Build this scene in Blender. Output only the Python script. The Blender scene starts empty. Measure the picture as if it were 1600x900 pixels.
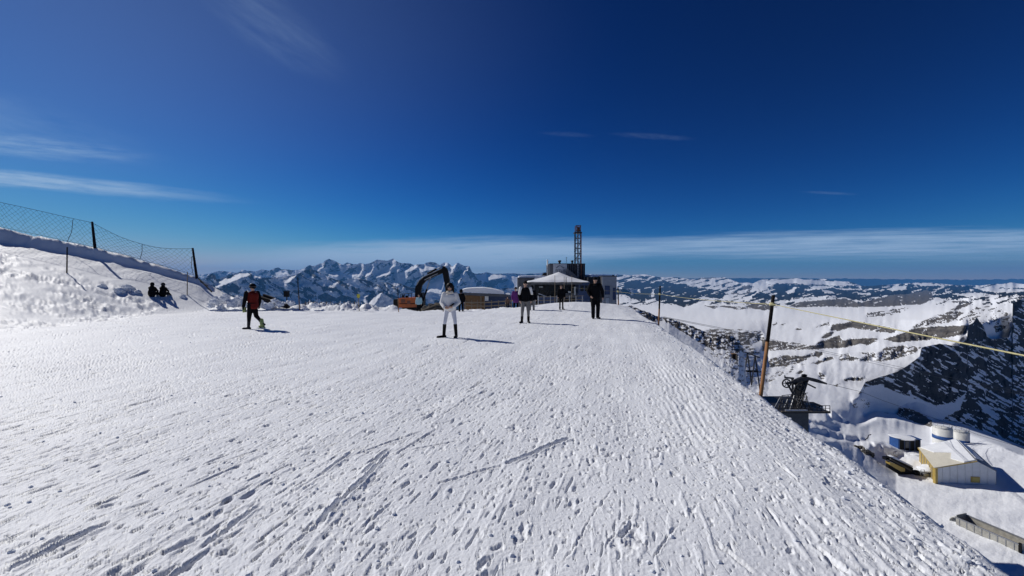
import bpy, bmesh, math, random
import numpy as np
from mathutils import Vector, Matrix
R = math.radians
rnd = random.Random(7)
C = bpy.context.scene.collection
SC = bpy.context.scene

# ---------------------------------------------------------------- camera
F = 622.2            # focal length expressed in photograph pixels (14 mm on 36 mm, 1600 px wide)
EYE = 1.7
HY = 441.0           # eye level row
cam_d = bpy.data.cameras.new('camera')
cam_d.lens = 14.0
cam_d.sensor_width = 36.0
cam_d.shift_y = -(450.0 - HY) / 1600.0
cam_d.clip_start = 0.05
cam_d.clip_end = 120000.0
cam = bpy.data.objects.new('camera', cam_d)
C.objects.link(cam)
cam.location = (0, 0, EYE)
cam.rotation_euler = (R(90), 0, 0)
SC.camera = cam

# ---------------------------------------------------------------- sun, sky, exposure
SUN_EL, SUN_AZ = 37.0, -60.0     # azimuth from +Y towards +X
sd = Vector((math.sin(R(SUN_AZ)) * math.cos(R(SUN_EL)), math.cos(R(SUN_AZ)) * math.cos(R(SUN_EL)), math.sin(R(SUN_EL))))
sun_d = bpy.data.lights.new('sun', 'SUN')
sun_d.energy = 3.85
sun_d.angle = R(0.53)
sun_d.color = (1.0, 0.965, 0.91)
sun = bpy.data.objects.new('sun', sun_d)
C.objects.link(sun)
sun.rotation_euler = (-sd).to_track_quat('-Z', 'Y').to_euler()
sun.location = (-40, 25, 60)

world = bpy.data.worlds.new('World')
SC.world = world
world.use_nodes = True
SC.view_settings.view_transform = 'Standard'
SC.view_settings.look = 'None'
SC.view_settings.exposure = 0.0
SC.view_settings.gamma = 1.0
SC.view_settings.use_curve_mapping = False
SC.cycles.max_bounces = 6
SC.cycles.volume_bounces = 0
SC.cycles.use_denoising = True


def setup_world():
    nt = world.node_tree
    N, L = nt.nodes, nt.links
    N.clear()
    out = N.new('ShaderNodeOutputWorld')
    bg = N.new('ShaderNodeBackground')
    STR = 0.1
    bg.inputs['Strength'].default_value = STR
    L.new(bg.outputs[0], out.inputs['Surface'])
    sky = N.new('ShaderNodeTexSky')
    sky.sky_type = 'NISHITA'
    sky.sun_disc = False
    sky.sun_elevation = R(SUN_EL)
    sky.sun_rotation = R(SUN_AZ)
    sky.altitude = 3000
    sky.air_density = 1.0
    sky.dust_density = 0.3
    sky.ozone_density = 2.2
    tc = N.new('ShaderNodeTexCoord')
    sep = N.new('ShaderNodeSeparateXYZ')
    L.new(tc.outputs['Generated'], sep.inputs[0])

    def M(op, a, b=None, clamp=False):
        n = N.new('ShaderNodeMath')
        n.operation = op
        n.use_clamp = clamp
        for i, v in enumerate((a, b)):
            if v is None:
                continue
            if hasattr(v, 'links'):
                L.new(v, n.inputs[i])
            else:
                n.inputs[i].default_value = v
        return n.outputs[0]
    y = M('MAXIMUM', sep.outputs[1], 0.05)
    a = M('DIVIDE', sep.outputs[0], y)
    b = M('DIVIDE', sep.outputs[2], y)
    ab = N.new('ShaderNodeCombineXYZ')
    L.new(a, ab.inputs[0])
    L.new(b, ab.inputs[1])
    front = M('MULTIPLY', M('SUBTRACT', sep.outputs[1], 0.05), 6.0, True)
    # a clean dark alpine sky: deepen towards the zenith and away from the sun
    sc_ = N.new('ShaderNodeSeparateColor')
    L.new(sky.outputs[0], sc_.inputs[0])
    tint = N.new('ShaderNodeCombineColor')
    for i, (k, p) in enumerate(SKY_CURVE):
        v = M('MULTIPLY', M('POWER', M('MULTIPLY', sc_.outputs[i], STR), p), k)
        q = M('SQRT', M('ADD', M('POWER', M('DIVIDE', v, 0.75), 2.0), 1.0))
        L.new(M('DIVIDE', M('DIVIDE', v, q), STR), tint.inputs[i])
    # wisps: (x0,y0,x1,y1,half width px,strength,noise scale along,noise scale across,threshold)
    wisps = [
        (230, 412, 1080, 390, 34, 1.0, 1.4, 8.0, 0.02, 3),
        (100, 428, 960, 418, 26, 0.95, 1.4, 6.0, 0.10, 13),
        (560, 396, 2200, 364, 26, 0.95, 1.2, 10.0, 0.14, 7),
        (900, 402, 2400, 392, 16, 0.50, 1.0, 8.0, 0.20, 11),
        (-420, 238, 430, 318, 17, 0.70, 1.2, 5.0, 0.14, 1),
        (-260, 200, 290, 252, 22, 0.42, 1.3, 5.0, 0.30, 12),
        (-300, 120, 290, 262, 60, 0.22, 1.3, 3.0, 0.35, 2),
        (280, -60, 560, 130, 60, 0.13, 2.0, 5.0, 0.30, 4),
        (-1500, 60, 1000, 20, 520, 0.15, 0.5, 0.8, -0.3, 6),
        (835, 207, 940, 213, 5.0, 0.05, 1.6, 2.0, 0.2, 8),
        (940, 208, 1100, 218, 6, 0.07, 1.6, 2.0, 0.2, 9),
        (1240, 299, 1350, 304, 3, 0.08, 1.0, 1.0, 0.1, 10),
    ]
    total = None
    for (x0, y0, x1, y1, hw, st, na, nc, th, sd_) in wisps:
        ax, ay = (x0 - 800) / F, (HY - y0) / F
        bx, by = (x1 - 800) / F, (HY - y1) / F
        cx, cy = (ax + bx) / 2, (ay + by) / 2
        ln = math.hypot(bx - ax, by - ay) / 2
        mp = N.new('ShaderNodeMapping')
        mp.vector_type = 'TEXTURE'
        mp.inputs['Location'].default_value = (cx, cy, 0)
        mp.inputs['Rotation'].default_value = (0, 0, math.atan2(by - ay, bx - ax))
        mp.inputs['Scale'].default_value = (ln, hw / F, 1)
        L.new(ab.outputs[0], mp.inputs[0])
        nz = N.new('ShaderNodeTexNoise')
        nz.inputs['Scale'].default_value = 1.6
        nz.inputs['Detail'].default_value = 6
        nz.inputs['Roughness'].default_value = 0.6
        m2 = N.new('ShaderNodeMapping')
        m2.inputs['Location'].default_value = (sd_ * 3.7, sd_ * 1.3, 0)
        k = ln / (hw / F)
        m2.inputs['Scale'].default_value = (na * min(3.0, 0.14 * k), nc * 0.35, 1)
        L.new(mp.outputs[0], m2.inputs[0])
        L.new(m2.outputs[0], nz.inputs['Vector'])
        # bend the band a little so that its rim is uneven
        off = N.new('ShaderNodeVectorMath')
        off.operation = 'MULTIPLY_ADD'
        L.new(nz.outputs['Color'], off.inputs[0])
        off.inputs[1].default_value = (0.0, 0.7, 0.0)
        off.inputs[2].default_value = (0.0, -0.35, 0.0)
        ad = N.new('ShaderNodeVectorMath')
        ad.operation = 'ADD'
        L.new(mp.outputs[0], ad.inputs[0])
        L.new(off.outputs[0], ad.inputs[1])
        gr = N.new('ShaderNodeTexGradient')
        gr.gradient_type = 'SPHERICAL'
        L.new(ad.outputs[0], gr.inputs[0])
        mr = N.new('ShaderNodeMapRange')
        mr.interpolation_type = 'SMOOTHSTEP'
        mr.inputs['From Min'].default_value = 0.0
        mr.inputs['From Max'].default_value = 0.75
        L.new(gr.outputs[1], mr.inputs['Value'])
        mn = N.new('ShaderNodeMapRange')
        mn.inputs['From Min'].default_value = th
        mn.inputs['From Max'].default_value = th + 0.45
        L.new(nz.outputs[0], mn.inputs['Value'])
        v = M('MULTIPLY', M('MULTIPLY', mr.outputs[0], mn.outputs[0]), st)
        total = v if total is None else M('ADD', total, v, True)
    total = M('MULTIPLY', total, front, True)
    mix = N.new('ShaderNodeMix')
    mix.data_type = 'RGBA'
    L.new(M('MULTIPLY', total, CLOUD_MAX), mix.inputs[0])
    L.new(tint.outputs[0], mix.inputs[6])
    mix.inputs[7].default_value = (CLOUD_C[0] / STR, CLOUD_C[1] / STR, CLOUD_C[2] / STR, 1)
    L.new(mix.outputs[2], bg.inputs['Color'])


SKY_CURVE = ((1.9, 3.6), (0.86, 2.15), (1.0, 1.85))     # gain and contrast per channel: thin, dry air seen with a polarised look
CLOUD_MAX = 0.9
CLOUD_C = (0.40, 0.56, 0.76)
setup_world()


# ---------------------------------------------------------------- naming helpers
def tag(o, label=None, cat=None, group=None, kind=None):
    if label:
        o['label'] = label
    if cat:
        o['category'] = cat
    if group:
        o['group'] = group
    if kind:
        o['kind'] = kind
    return o


def thing(name, label, cat, loc=(0, 0, 0), rz=0.0, group=None):
    o = bpy.data.objects.new(name, None)
    o.empty_display_size = 0.2
    C.objects.link(o)
    o.location = loc
    o.rotation_euler = (0, 0, rz)
    return tag(o, label, cat, group)


def P(px, py, D):
    """world point seen at photograph pixel (px, py) at depth D"""
    return Vector(((px - 800.0) / F * D, D, EYE + (HY - py) / F * D))


class MB:
    def __init__(self):
        self.v, self.f = [], []

    def add(self, vs, fs):
        n = len(self.v)
        self.v += [tuple(p) for p in vs]
        self.f += [tuple(i + n for i in q) for q in fs]
        return self

    def hexa(self, a):
        """8 corners: bottom 4 ccw then top 4"""
        return self.add(a, [(3, 2, 1, 0), (4, 5, 6, 7), (0, 1, 5, 4), (1, 2, 6, 5), (2, 3, 7, 6), (3, 0, 4, 7)])

    def box(self, c, s, rz=0.0, rx=0.0):
        c = Vector(c)
        m = Matrix.Rotation(rz, 3, 'Z') @ Matrix.Rotation(rx, 3, 'X')
        h = [x / 2 for x in s]
        pts = [c + m @ Vector((x * h[0], y * h[1], z * h[2])) for z in (-1, 1) for (x, y) in ((-1, -1), (1, -1), (1, 1), (-1, 1))]
        return self.hexa(pts)

    def bar(self, a, b, w, h=None, up=(0, 0, 1)):
        a, b = Vector(a), Vector(b)
        h = h or w
        d = (b - a).normalized()
        u = Vector(up)
        if abs(d.dot(u)) > 0.98:
            u = Vector((0, 1, 0))
        s = d.cross(u).normalized()
        t = s.cross(d).normalized()
        q = []
        for p in (a, b):
            for (x, y) in ((-1, -1), (1, -1), (1, 1), (-1, 1)):
                q.append(p + s * (x * w / 2) + t * (y * h / 2))
        return self.hexa(q)

    def path(self, pts, rs, n=8, cap=True):
        """tube along points with radius per point"""
        pts = [Vector(p) for p in pts]
        if not hasattr(rs, '__len__'):
            rs = [rs] * len(pts)
        base = len(self.v)
        ref = None
        for i, p in enumerate(pts):
            d = (pts[min(i + 1, len(pts) - 1)] - pts[max(i - 1, 0)]).normalized()
            if ref is None:
                ref = Vector((0, 0, 1)) if abs(d.z) < 0.9 else Vector((1, 0, 0))
            s = d.cross(ref).normalized()
            t = s.cross(d).normalized()
            ref = t
            for k in range(n):
                an = 2 * math.pi * k / n
                self.v.append(tuple(p + (s * math.cos(an) + t * math.sin(an)) * rs[i]))
        for i in range(len(pts) - 1):
            for k in range(n):
                a0 = base + i * n + k
                a1 = base + i * n + (k + 1) % n
                self.f.append((a0, a1, a1 + n, a0 + n))
        if cap:
            self.f.append(tuple(base + k for k in range(n))[::-1])
            self.f.append(tuple(base + (len(pts) - 1) * n + k for k in range(n)))
        return self

    def loft(self, rings, cap=True):
        """rings: list of equal-length point lists"""
        n = len(rings[0])
        base = len(self.v)
        for r in rings:
            self.v += [tuple(p) for p in r]
        for i in range(len(rings) - 1):
            for k in range(n):
                a0 = base + i * n + k
                a1 = base + i * n + (k + 1) % n
                self.f.append((a0, a1, a1 + n, a0 + n))
        if cap:
            self.f.append(tuple(base + k for k in range(n))[::-1])
            self.f.append(tuple(base + (len(rings) - 1) * n + k for k in range(n)))
        return self

    def ell(self, c, r, n=12, m=8, rot=None):
        c = Vector(c)
        rings = []
        for j in range(1, m):
            th = math.pi * j / m
            ring = []
            for k in range(n):
                an = 2 * math.pi * k / n
                q = Vector((r[0] * math.sin(th) * math.cos(an), r[1] * math.sin(th) * math.sin(an), -r[2] * math.cos(th)))
                if rot:
                    q = rot @ q
                ring.append(c + q)
            rings.append(ring)
        base = len(self.v)
        self.loft(rings, cap=False)
        lo = Vector((0, 0, -r[2]))
        hi = Vector((0, 0, r[2]))
        if rot:
            lo, hi = rot @ lo, rot @ hi
        self.v.append(tuple(c + lo))
        self.v.append(tuple(c + hi))
        i0, i1 = len(self.v) - 2, len(self.v) - 1
        tb = base + (m - 2) * n
        for k in range(n):
            self.f.append((i0, base + (k + 1) % n, base + k))
            self.f.append((i1, tb + k, tb + (k + 1) % n))
        return self

    def cap(self, a, b, ra, rb, n=10, sx=1.0):
        """tapered capsule"""
        a, b = Vector(a), Vector(b)
        d = (b - a).normalized()
        pts, rs = [], []
        for t in (-0.98, -0.75, -0.4, 0):
            pts.append(a + d * ra * t)
            rs.append(ra * math.sqrt(max(0.0, 1 - t * t)) + 0.001)
        for t in (0, 0.4, 0.75, 0.98):
            pts.append(b + d * rb * t + d * 1e-5)
            rs.append(rb * math.sqrt(max(0.0, 1 - t * t)) + 0.001)
        return self.path(pts, rs, n)

    def build(self, name, mat, parent=None, origin=None, smooth=False, link=True):
        o0 = Vector(origin) if origin is not None else Vector((0, 0, 0))
        me = bpy.data.meshes.new(name)
        me.from_pydata([(p[0] - o0.x, p[1] - o0.y, p[2] - o0.z) for p in self.v], [], self.f)
        me.materials.append(mat)
        if smooth:
            me.polygons.foreach_set('use_smooth', [True] * len(me.polygons))
        me.update()
        o = bpy.data.objects.new(name, me)
        C.objects.link(o)
        if parent is not None:
            o.parent = parent
        elif origin is not None:
            o.location = o0
        return o


def root_loc(o):
    while o.parent is not None:
        o = o.parent
    return Vector(o.location)


def part(name, mb, mat, parent, smooth=False, label=None):
    """world-space builder geometry attached to a thing standing at root_loc"""
    o = mb.build(name, mat, parent, root_loc(parent), smooth)
    if label:
        o['label'] = label
    return o


# ---------------------------------------------------------------- materials
def newmat(name):
    m = bpy.data.materials.new(name)
    m.use_nodes = True
    nt = m.node_tree
    return m, nt.nodes, nt.links, nt.nodes['Principled BSDF']


def mat(name, col, rough=0.6, metal=0.0, var=0.15, scale=6.0, bump=0.0, spec=0.4, col2=None, stretch=(1, 1, 1)):
    m, N, L, b = newmat(name)
    tc = N.new('ShaderNodeTexCoord')
    mp = N.new('ShaderNodeMapping')
    mp.inputs['Scale'].default_value = stretch
    L.new(tc.outputs['Object'], mp.inputs[0])
    n = N.new('ShaderNodeTexNoise')
    n.inputs['Scale'].default_value = scale
    n.inputs['Detail'].default_value = 5
    n.inputs['Roughness'].default_value = 0.65
    L.new(mp.outputs[0], n.inputs['Vector'])
    cr = N.new('ShaderNodeValToRGB')
    cr.color_ramp.elements[0].position = 0.3
    cr.color_ramp.elements[1].position = 0.7
    c2 = col2 or tuple(min(1, c * (1 + var)) for c in col)
    cr.color_ramp.elements[0].color = (*[c * (1 - var) for c in col], 1)
    cr.color_ramp.elements[1].color = (*c2, 1)
    L.new(n.outputs[0], cr.inputs[0])
    L.new(cr.outputs[0], b.inputs['Base Color'])
    b.inputs['Roughness'].default_value = rough
    b.inputs['Metallic'].default_value = metal
    b.inputs['Specular IOR Level'].default_value = spec
    if bump:
        bp = N.new('ShaderNodeBump')
        bp.inputs['Strength'].default_value = bump
        bp.inputs['Distance'].default_value = 0.02
        L.new(n.outputs[0], bp.inputs['Height'])
        L.new(bp.outputs[0], b.inputs['Normal'])
    return m


SNOW_C = (0.84, 0.86, 0.90)


def snow_mat(name='snow', near=True):
    m, N, L, b = newmat(name)
    b.inputs['Roughness'].default_value = 0.62
    b.inputs['Specular IOR Level'].default_value = 0.25
    tc = N.new('ShaderNodeTexCoord')
    n1 = N.new('ShaderNodeTexNoise')
    n1.inputs['Scale'].default_value = 0.7
    n1.inputs['Detail'].default_value = 6
    L.new(tc.outputs['Object'], n1.inputs['Vector'])
    cr = N.new('ShaderNodeValToRGB')
    cr.color_ramp.elements[0].position = 0.35
    cr.color_ramp.elements[0].color = (0.76, 0.78, 0.82, 1)
    cr.color_ramp.elements[1].position = 0.65
    cr.color_ramp.elements[1].color = (0.84, 0.86, 0.89, 1)
    L.new(n1.outputs[0], cr.inputs[0])
    L.new(cr.outputs[0], b.inputs['Base Color'])
    if near:
        # fine grain: pitted, scraped surface; stretched along the travel direction
        mp = N.new('ShaderNodeMapping')
        mp.inputs['Rotation'].default_value = (0, 0, R(14))
        mp.inputs['Scale'].default_value = (1, 0.22, 1)
        L.new(tc.outputs['Object'], mp.inputs[0])
        s = N.new('ShaderNodeTexNoise')
        s.inputs['Scale'].default_value = 26
        s.inputs['Detail'].default_value = 4
        s.inputs['Roughness'].default_value = 0.6
        L.new(mp.outputs[0], s.inputs['Vector'])
        g = N.new('ShaderNodeTexNoise')
        g.inputs['Scale'].default_value = 38
        g.inputs['Detail'].default_value = 4
        L.new(tc.outputs['Object'], g.inputs['Vector'])
        # sparse pits: only the low end of the noise cuts in
        pit = N.new('ShaderNodeMapRange')
        pit.inputs['From Min'].default_value = 0.34
        pit.inputs['From Max'].default_value = 0.40
        L.new(s.outputs[0], pit.inputs['Value'])
        ad = N.new('ShaderNodeMath')
        ad.operation = 'MULTIPLY_ADD'
        L.new(pit.outputs[0], ad.inputs[0])
        ad.inputs[1].default_value = 0.9
        L.new(g.outputs[0], ad.inputs[2])
        bp = N.new('ShaderNodeBump')
        bp.inputs['Strength'].default_value = 0.5
        bp.inputs['Distance'].default_value = 0.016
        L.new(ad.outputs[0], bp.inputs['Height'])
        L.new(bp.outputs[0], b.inputs['Normal'])
    return m


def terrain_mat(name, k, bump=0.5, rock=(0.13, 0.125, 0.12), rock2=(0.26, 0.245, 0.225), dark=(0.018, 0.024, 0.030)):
    """vertex attribute 'cover': r = bare rock, g = dark tone for woods and for shade painted on slopes; k = metres per noise unit"""
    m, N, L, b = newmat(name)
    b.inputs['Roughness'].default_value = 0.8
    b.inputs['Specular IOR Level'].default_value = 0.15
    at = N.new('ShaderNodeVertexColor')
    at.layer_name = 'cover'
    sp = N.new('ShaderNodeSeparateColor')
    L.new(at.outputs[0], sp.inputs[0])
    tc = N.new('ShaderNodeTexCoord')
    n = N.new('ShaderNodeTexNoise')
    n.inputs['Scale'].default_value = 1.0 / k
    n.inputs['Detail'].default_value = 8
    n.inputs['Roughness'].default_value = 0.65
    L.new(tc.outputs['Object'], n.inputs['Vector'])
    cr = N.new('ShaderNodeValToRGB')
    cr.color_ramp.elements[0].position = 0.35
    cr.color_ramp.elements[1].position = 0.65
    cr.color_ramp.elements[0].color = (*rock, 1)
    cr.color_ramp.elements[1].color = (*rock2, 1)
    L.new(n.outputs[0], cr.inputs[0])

    def edge(sock):
        ad = N.new('ShaderNodeMath')
        ad.operation = 'MULTIPLY_ADD'
        L.new(n.outputs[0], ad.inputs[0])
        ad.inputs[1].default_value = 0.8
        s2 = N.new('ShaderNodeMath')
        s2.operation = 'SUBTRACT'
        L.new(sock, s2.inputs[0])
        s2.inputs[1].default_value = 0.4
        L.new(s2.outputs[0], ad.inputs[2])
        mr = N.new('ShaderNodeMapRange')
        mr.inputs['From Min'].default_value = 0.42
        mr.inputs['From Max'].default_value = 0.58
        L.new(ad.outputs[0], mr.inputs['Value'])
        return mr.outputs[0]
    m1 = N.new('ShaderNodeMix')
    m1.data_type = 'RGBA'
    m1.inputs[6].default_value = (*SNOW_C, 1)
    L.new(edge(sp.outputs[1]), m1.inputs[0])
    m1.inputs[7].default_value = (*dark, 1)
    m2 = N.new('ShaderNodeMix')
    m2.data_type = 'RGBA'
    L.new(edge(sp.outputs[0]), m2.inputs[0])
    L.new(m1.outputs[2], m2.inputs[6])
    L.new(cr.outputs[0], m2.inputs[7])
    L.new(m2.outputs[2], b.inputs['Base Color'])
    bp = N.new('ShaderNodeBump')
    bp.inputs['Strength'].default_value = bump
    bp.inputs['Distance'].default_value = k * 0.25
    L.new(n.outputs[0], bp.inputs['Height'])
    L.new(bp.outputs[0], b.inputs['Normal'])
    return m


# ---------------------------------------------------------------- noise (numpy)
_pr = np.random.RandomState(11)
_perm = _pr.permutation(256)
_perm = np.concatenate([_perm, _perm, _perm])
_g = np.stack([np.cos(np.linspace(0, 2 * np.pi, 256, endpoint=False)), np.sin(np.linspace(0, 2 * np.pi, 256, endpoint=False))], 1)[_pr.permutation(256)]


def perlin(x, y, seed=0):
    x = np.asarray(x, dtype=np.float64) + seed * 17.31
    y = np.asarray(y, dtype=np.float64) + seed * 9.77
    xi = np.floor(x).astype(np.int64)
    yi = np.floor(y).astype(np.int64)
    xf, yf = x - xi, y - yi
    u = xf * xf * xf * (xf * (xf * 6 - 15) + 10)
    v = yf * yf * yf * (yf * (yf * 6 - 15) + 10)

    def gr(ix, iy, dx, dy):
        h = _perm[(_perm[ix & 255] + iy) & 255]
        g = _g[h]
        return g[..., 0] * dx + g[..., 1] * dy
    a = gr(xi, yi, xf, yf)
    b = gr(xi + 1, yi, xf - 1, yf)
    c = gr(xi, yi + 1, xf, yf - 1)
    d = gr(xi + 1, yi + 1, xf - 1, yf - 1)
    return 1.4 * ((a + (b - a) * u) * (1 - v) + (c + (d - c) * u) * v)


def fbm(x, y, o=4, seed=0, rough=0.5):
    s, a = 0, 1.0
    for i in range(o):
        s = s + a * perlin(x * 2 ** i, y * 2 ** i, seed + i)
        a *= rough
    return s


def ridged(x, y, o=4, seed=0, rough=0.5):
    s, a = 0, 1.0
    for i in range(o):
        s = s + a * (1 - 2 * np.abs(perlin(x * 2 ** i, y * 2 ** i, seed + i)))
        a *= rough
    return s


def smooth(e0, e1, x):
    t = np.clip((x - e0) / (e1 - e0), 0, 1)
    return t * t * (3 - 2 * t)


def grid_mesh(name, X, Y, Z, m, cover=None):
    nr, nc = X.shape
    co = np.stack([X, Y, Z], -1).reshape(-1, 3).astype(np.float32)
    idx = np.arange(nr * nc).reshape(nr, nc)
    q = np.stack([idx[:-1, :-1], idx[:-1, 1:], idx[1:, 1:], idx[1:, :-1]], -1).reshape(-1, 4)
    me = bpy.data.meshes.new(name)
    me.vertices.add(len(co))
    me.vertices.foreach_set('co', co.ravel())
    me.loops.add(q.size)
    me.loops.foreach_set('vertex_index', q.ravel().astype(np.int32))
    me.polygons.add(len(q))
    me.polygons.foreach_set('loop_start', (np.arange(len(q)) * 4).astype(np.int32))
    me.polygons.foreach_set('loop_total', np.full(len(q), 4, dtype=np.int32))
    me.polygons.foreach_set('use_smooth', np.ones(len(q), dtype=bool))
    me.update(calc_edges=True)
    if cover is not None:
        ca = me.color_attributes.new('cover', 'FLOAT_COLOR', 'POINT')
        rgba = np.ones((nr * nc, 4), dtype=np.float32)
        for i, c in enumerate(cover):
            rgba[:, i] = c.ravel()
        if len(cover) < 3:
            rgba[:, 2] = 0
        ca.data.foreach_set('color', rgba.ravel())
    me.materials.append(m)
    o = bpy.data.objects.new(name, me)
    C.objects.link(o)
    o['kind'] = 'structure'
    return o
# ================================================================ THE NEAR SNOW PLATEAU
CREST = [(-900, 200, 26), (-300, 290, 26), (0, 354, 26), (60, 367, 26.5), (145, 385, 27), (212, 402, 27), (250, 414, 27),
         (290, 427, 27), (310, 434, 27), (332, 447, 27), (357, 461, 26.5), (385, 474, 25), (420, 484, 24.5)]
_ca = np.array([(p[0] - 800) / F for p in CREST])
_cd = np.array([float(p[2]) for p in CREST])
_cz = np.array([EYE + (HY - p[1]) / F * p[2] for p in CREST])
_gt = np.array([0, .12, .3, .6, .943, 1.0])
_gv = np.array([0, .04, .17, .455, .79, 1.0])
_gf = np.linspace(0, 1, 401)
_gs = np.interp(_gf, _gt, _gv)
_gs = np.convolve(np.pad(_gs, 4, mode='edge'), np.ones(9) / 9, 'valid')


def foot_y(A):
    return 14.5 + 9.5 * smooth(-1.35, -0.62, A)


def edge_s(X, Y):
    """distance past the right-hand rim of the plateau"""
    X, Y = np.asarray(X, float), np.asarray(Y, float)
    return X - 2.44 - 0.235 * Y + 0.0012 * Y ** 2 + 0.05 * perlin(Y / 0.9, Y * 0 + 3.3, 12) + 0.03 * perlin(Y / 0.25, Y * 0 + 1.7, 14)


def base_z(X, Y):
    X = np.asarray(X, float)
    Y = np.asarray(Y, float)
    A = X / np.maximum(Y, 0.5)
    z = 0.05 * perlin(X / 6.0, Y / 6.0, 3)
    z = z * smooth(0.5, 5, Y)
    # hump in front of the summit building
    z = z + 0.42 * np.exp(-((A - 0.15) / 0.14) ** 2) * smooth(19, 26.5, Y)
    # the plateau falls away at its far end
    end = np.where(A > -0.02, 26.5, 23.0)
    end = np.interp(A, [-0.8, -0.1, 0.05, 0.3, 0.6], [24.0, 23.0, 25.0, 27.0, 27.5])
    far = np.maximum(Y - end, 0)
    z = z - 0.0765 * far - 0.10 * np.maximum(Y - 37, 0)
    # mound with the net fence, on the left
    zc = np.interp(A, _ca, _cz)
    dc = np.interp(A, _ca, _cd)
    foot = foot_y(A)
    t = np.clip((Y - foot) / (dc - foot), 0, 1)
    t2 = np.clip(t * (1 + 0.012 * perlin(X / 1.7, Y * 0, 17) + 0.006 * perlin(X / 0.5, Y * 0, 18)) , 0, 1)
    g = np.interp(t2, _gf, _gs)
    back = np.maximum(Y - dc, 0)
    mound = zc * g - 0.05 * back - 0.02 * back ** 1.5
    w = smooth(-0.58, -0.68, A)
    z = z * (1 - w) + (mound + np.where(t <= 0, z, 0)) * w
    # right-hand rim
    s = edge_s(X, Y)
    drop = 1.1 * (np.sqrt(np.maximum(s, 0) ** 2 + 0.03) - 0.173)
    z = z - np.where(s > 0, drop, 0)
    z = z - 0.11 * smooth(-1.0, 0.4, s)
    return z


DIRN = np.array([0.28, 1.0]) / math.hypot(0.28, 1.0)
TRACKS = [  # photograph pixels of single ski / sledge marks, half width in m, depth in m
    (485, 838, 612, 705, .028, .035), (560, 745, 612, 700, .025, .03), (430, 790, 560, 700, .02, .02), (680, 757, 790, 725, .018, .02),
    (785, 728, 897, 680, .03, .04), (0, 898, 175, 818, .035, .04), (20, 880, 110, 835, .03, .03), (250, 868, 310, 840, .03, .035),
    (310, 862, 415, 785, .022, .03), (545, 715, 665, 672, .02, .02), (500, 712, 580, 700, .012, .015), (615, 715, 680, 672, .02, .022),
    (640, 705, 720, 690, .02, .02), (640, 650, 690, 640, .02, .02), (130, 800, 210, 760, .015, .02), (150, 798, 180, 792, .03, .03),
    (440, 870, 520, 800, .015, .015), (560, 830, 620, 780, .015, .015), (200, 885, 260, 855, .015, .02), (330, 730, 420, 700, .012, .014),
    (690, 650, 740, 615, .015, .015), (940, 860, 990, 800, .012, .012), (1210, 715, 1250, 755, .014, .018), (1115, 850, 1180, 900, .02, .02),
    (1270, 850, 1330, 900, .02, .02), (965, 845, 985, 815, .025, .03), (870, 890, 960, 760, .01, .01), (1020, 880, 1060, 820, .01, .012),
    (700, 620, 780, 590, .015, .014), (820, 640, 880, 600, .012, .012), (130, 640, 300, 585, .015, .014), (20, 700, 220, 640, .015, .014),
    (60, 560, 420, 545, .02, .012), (0, 745, 160, 705, .014, .014)]
PITS = []
for _ in range(110):
    D_ = rnd.uniform(2.3, 16)
    PITS.append((800 + F * rnd.uniform(-0.6, 4.5) / D_, HY + EYE * F / D_, rnd.uniform(-0.3, 0.9), rnd.uniform(.05, .10), rnd.uniform(.008, .018)))
for _ in range(260):
    D_ = rnd.uniform(2.3, 9)
    PITS.append((800 + F * rnd.uniform(-2.5, 3.5) / D_, HY + EYE * F / D_, rnd.uniform(-1.3, 1.3), rnd.uniform(.02, .05), rnd.uniform(.010, .02)))


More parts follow.
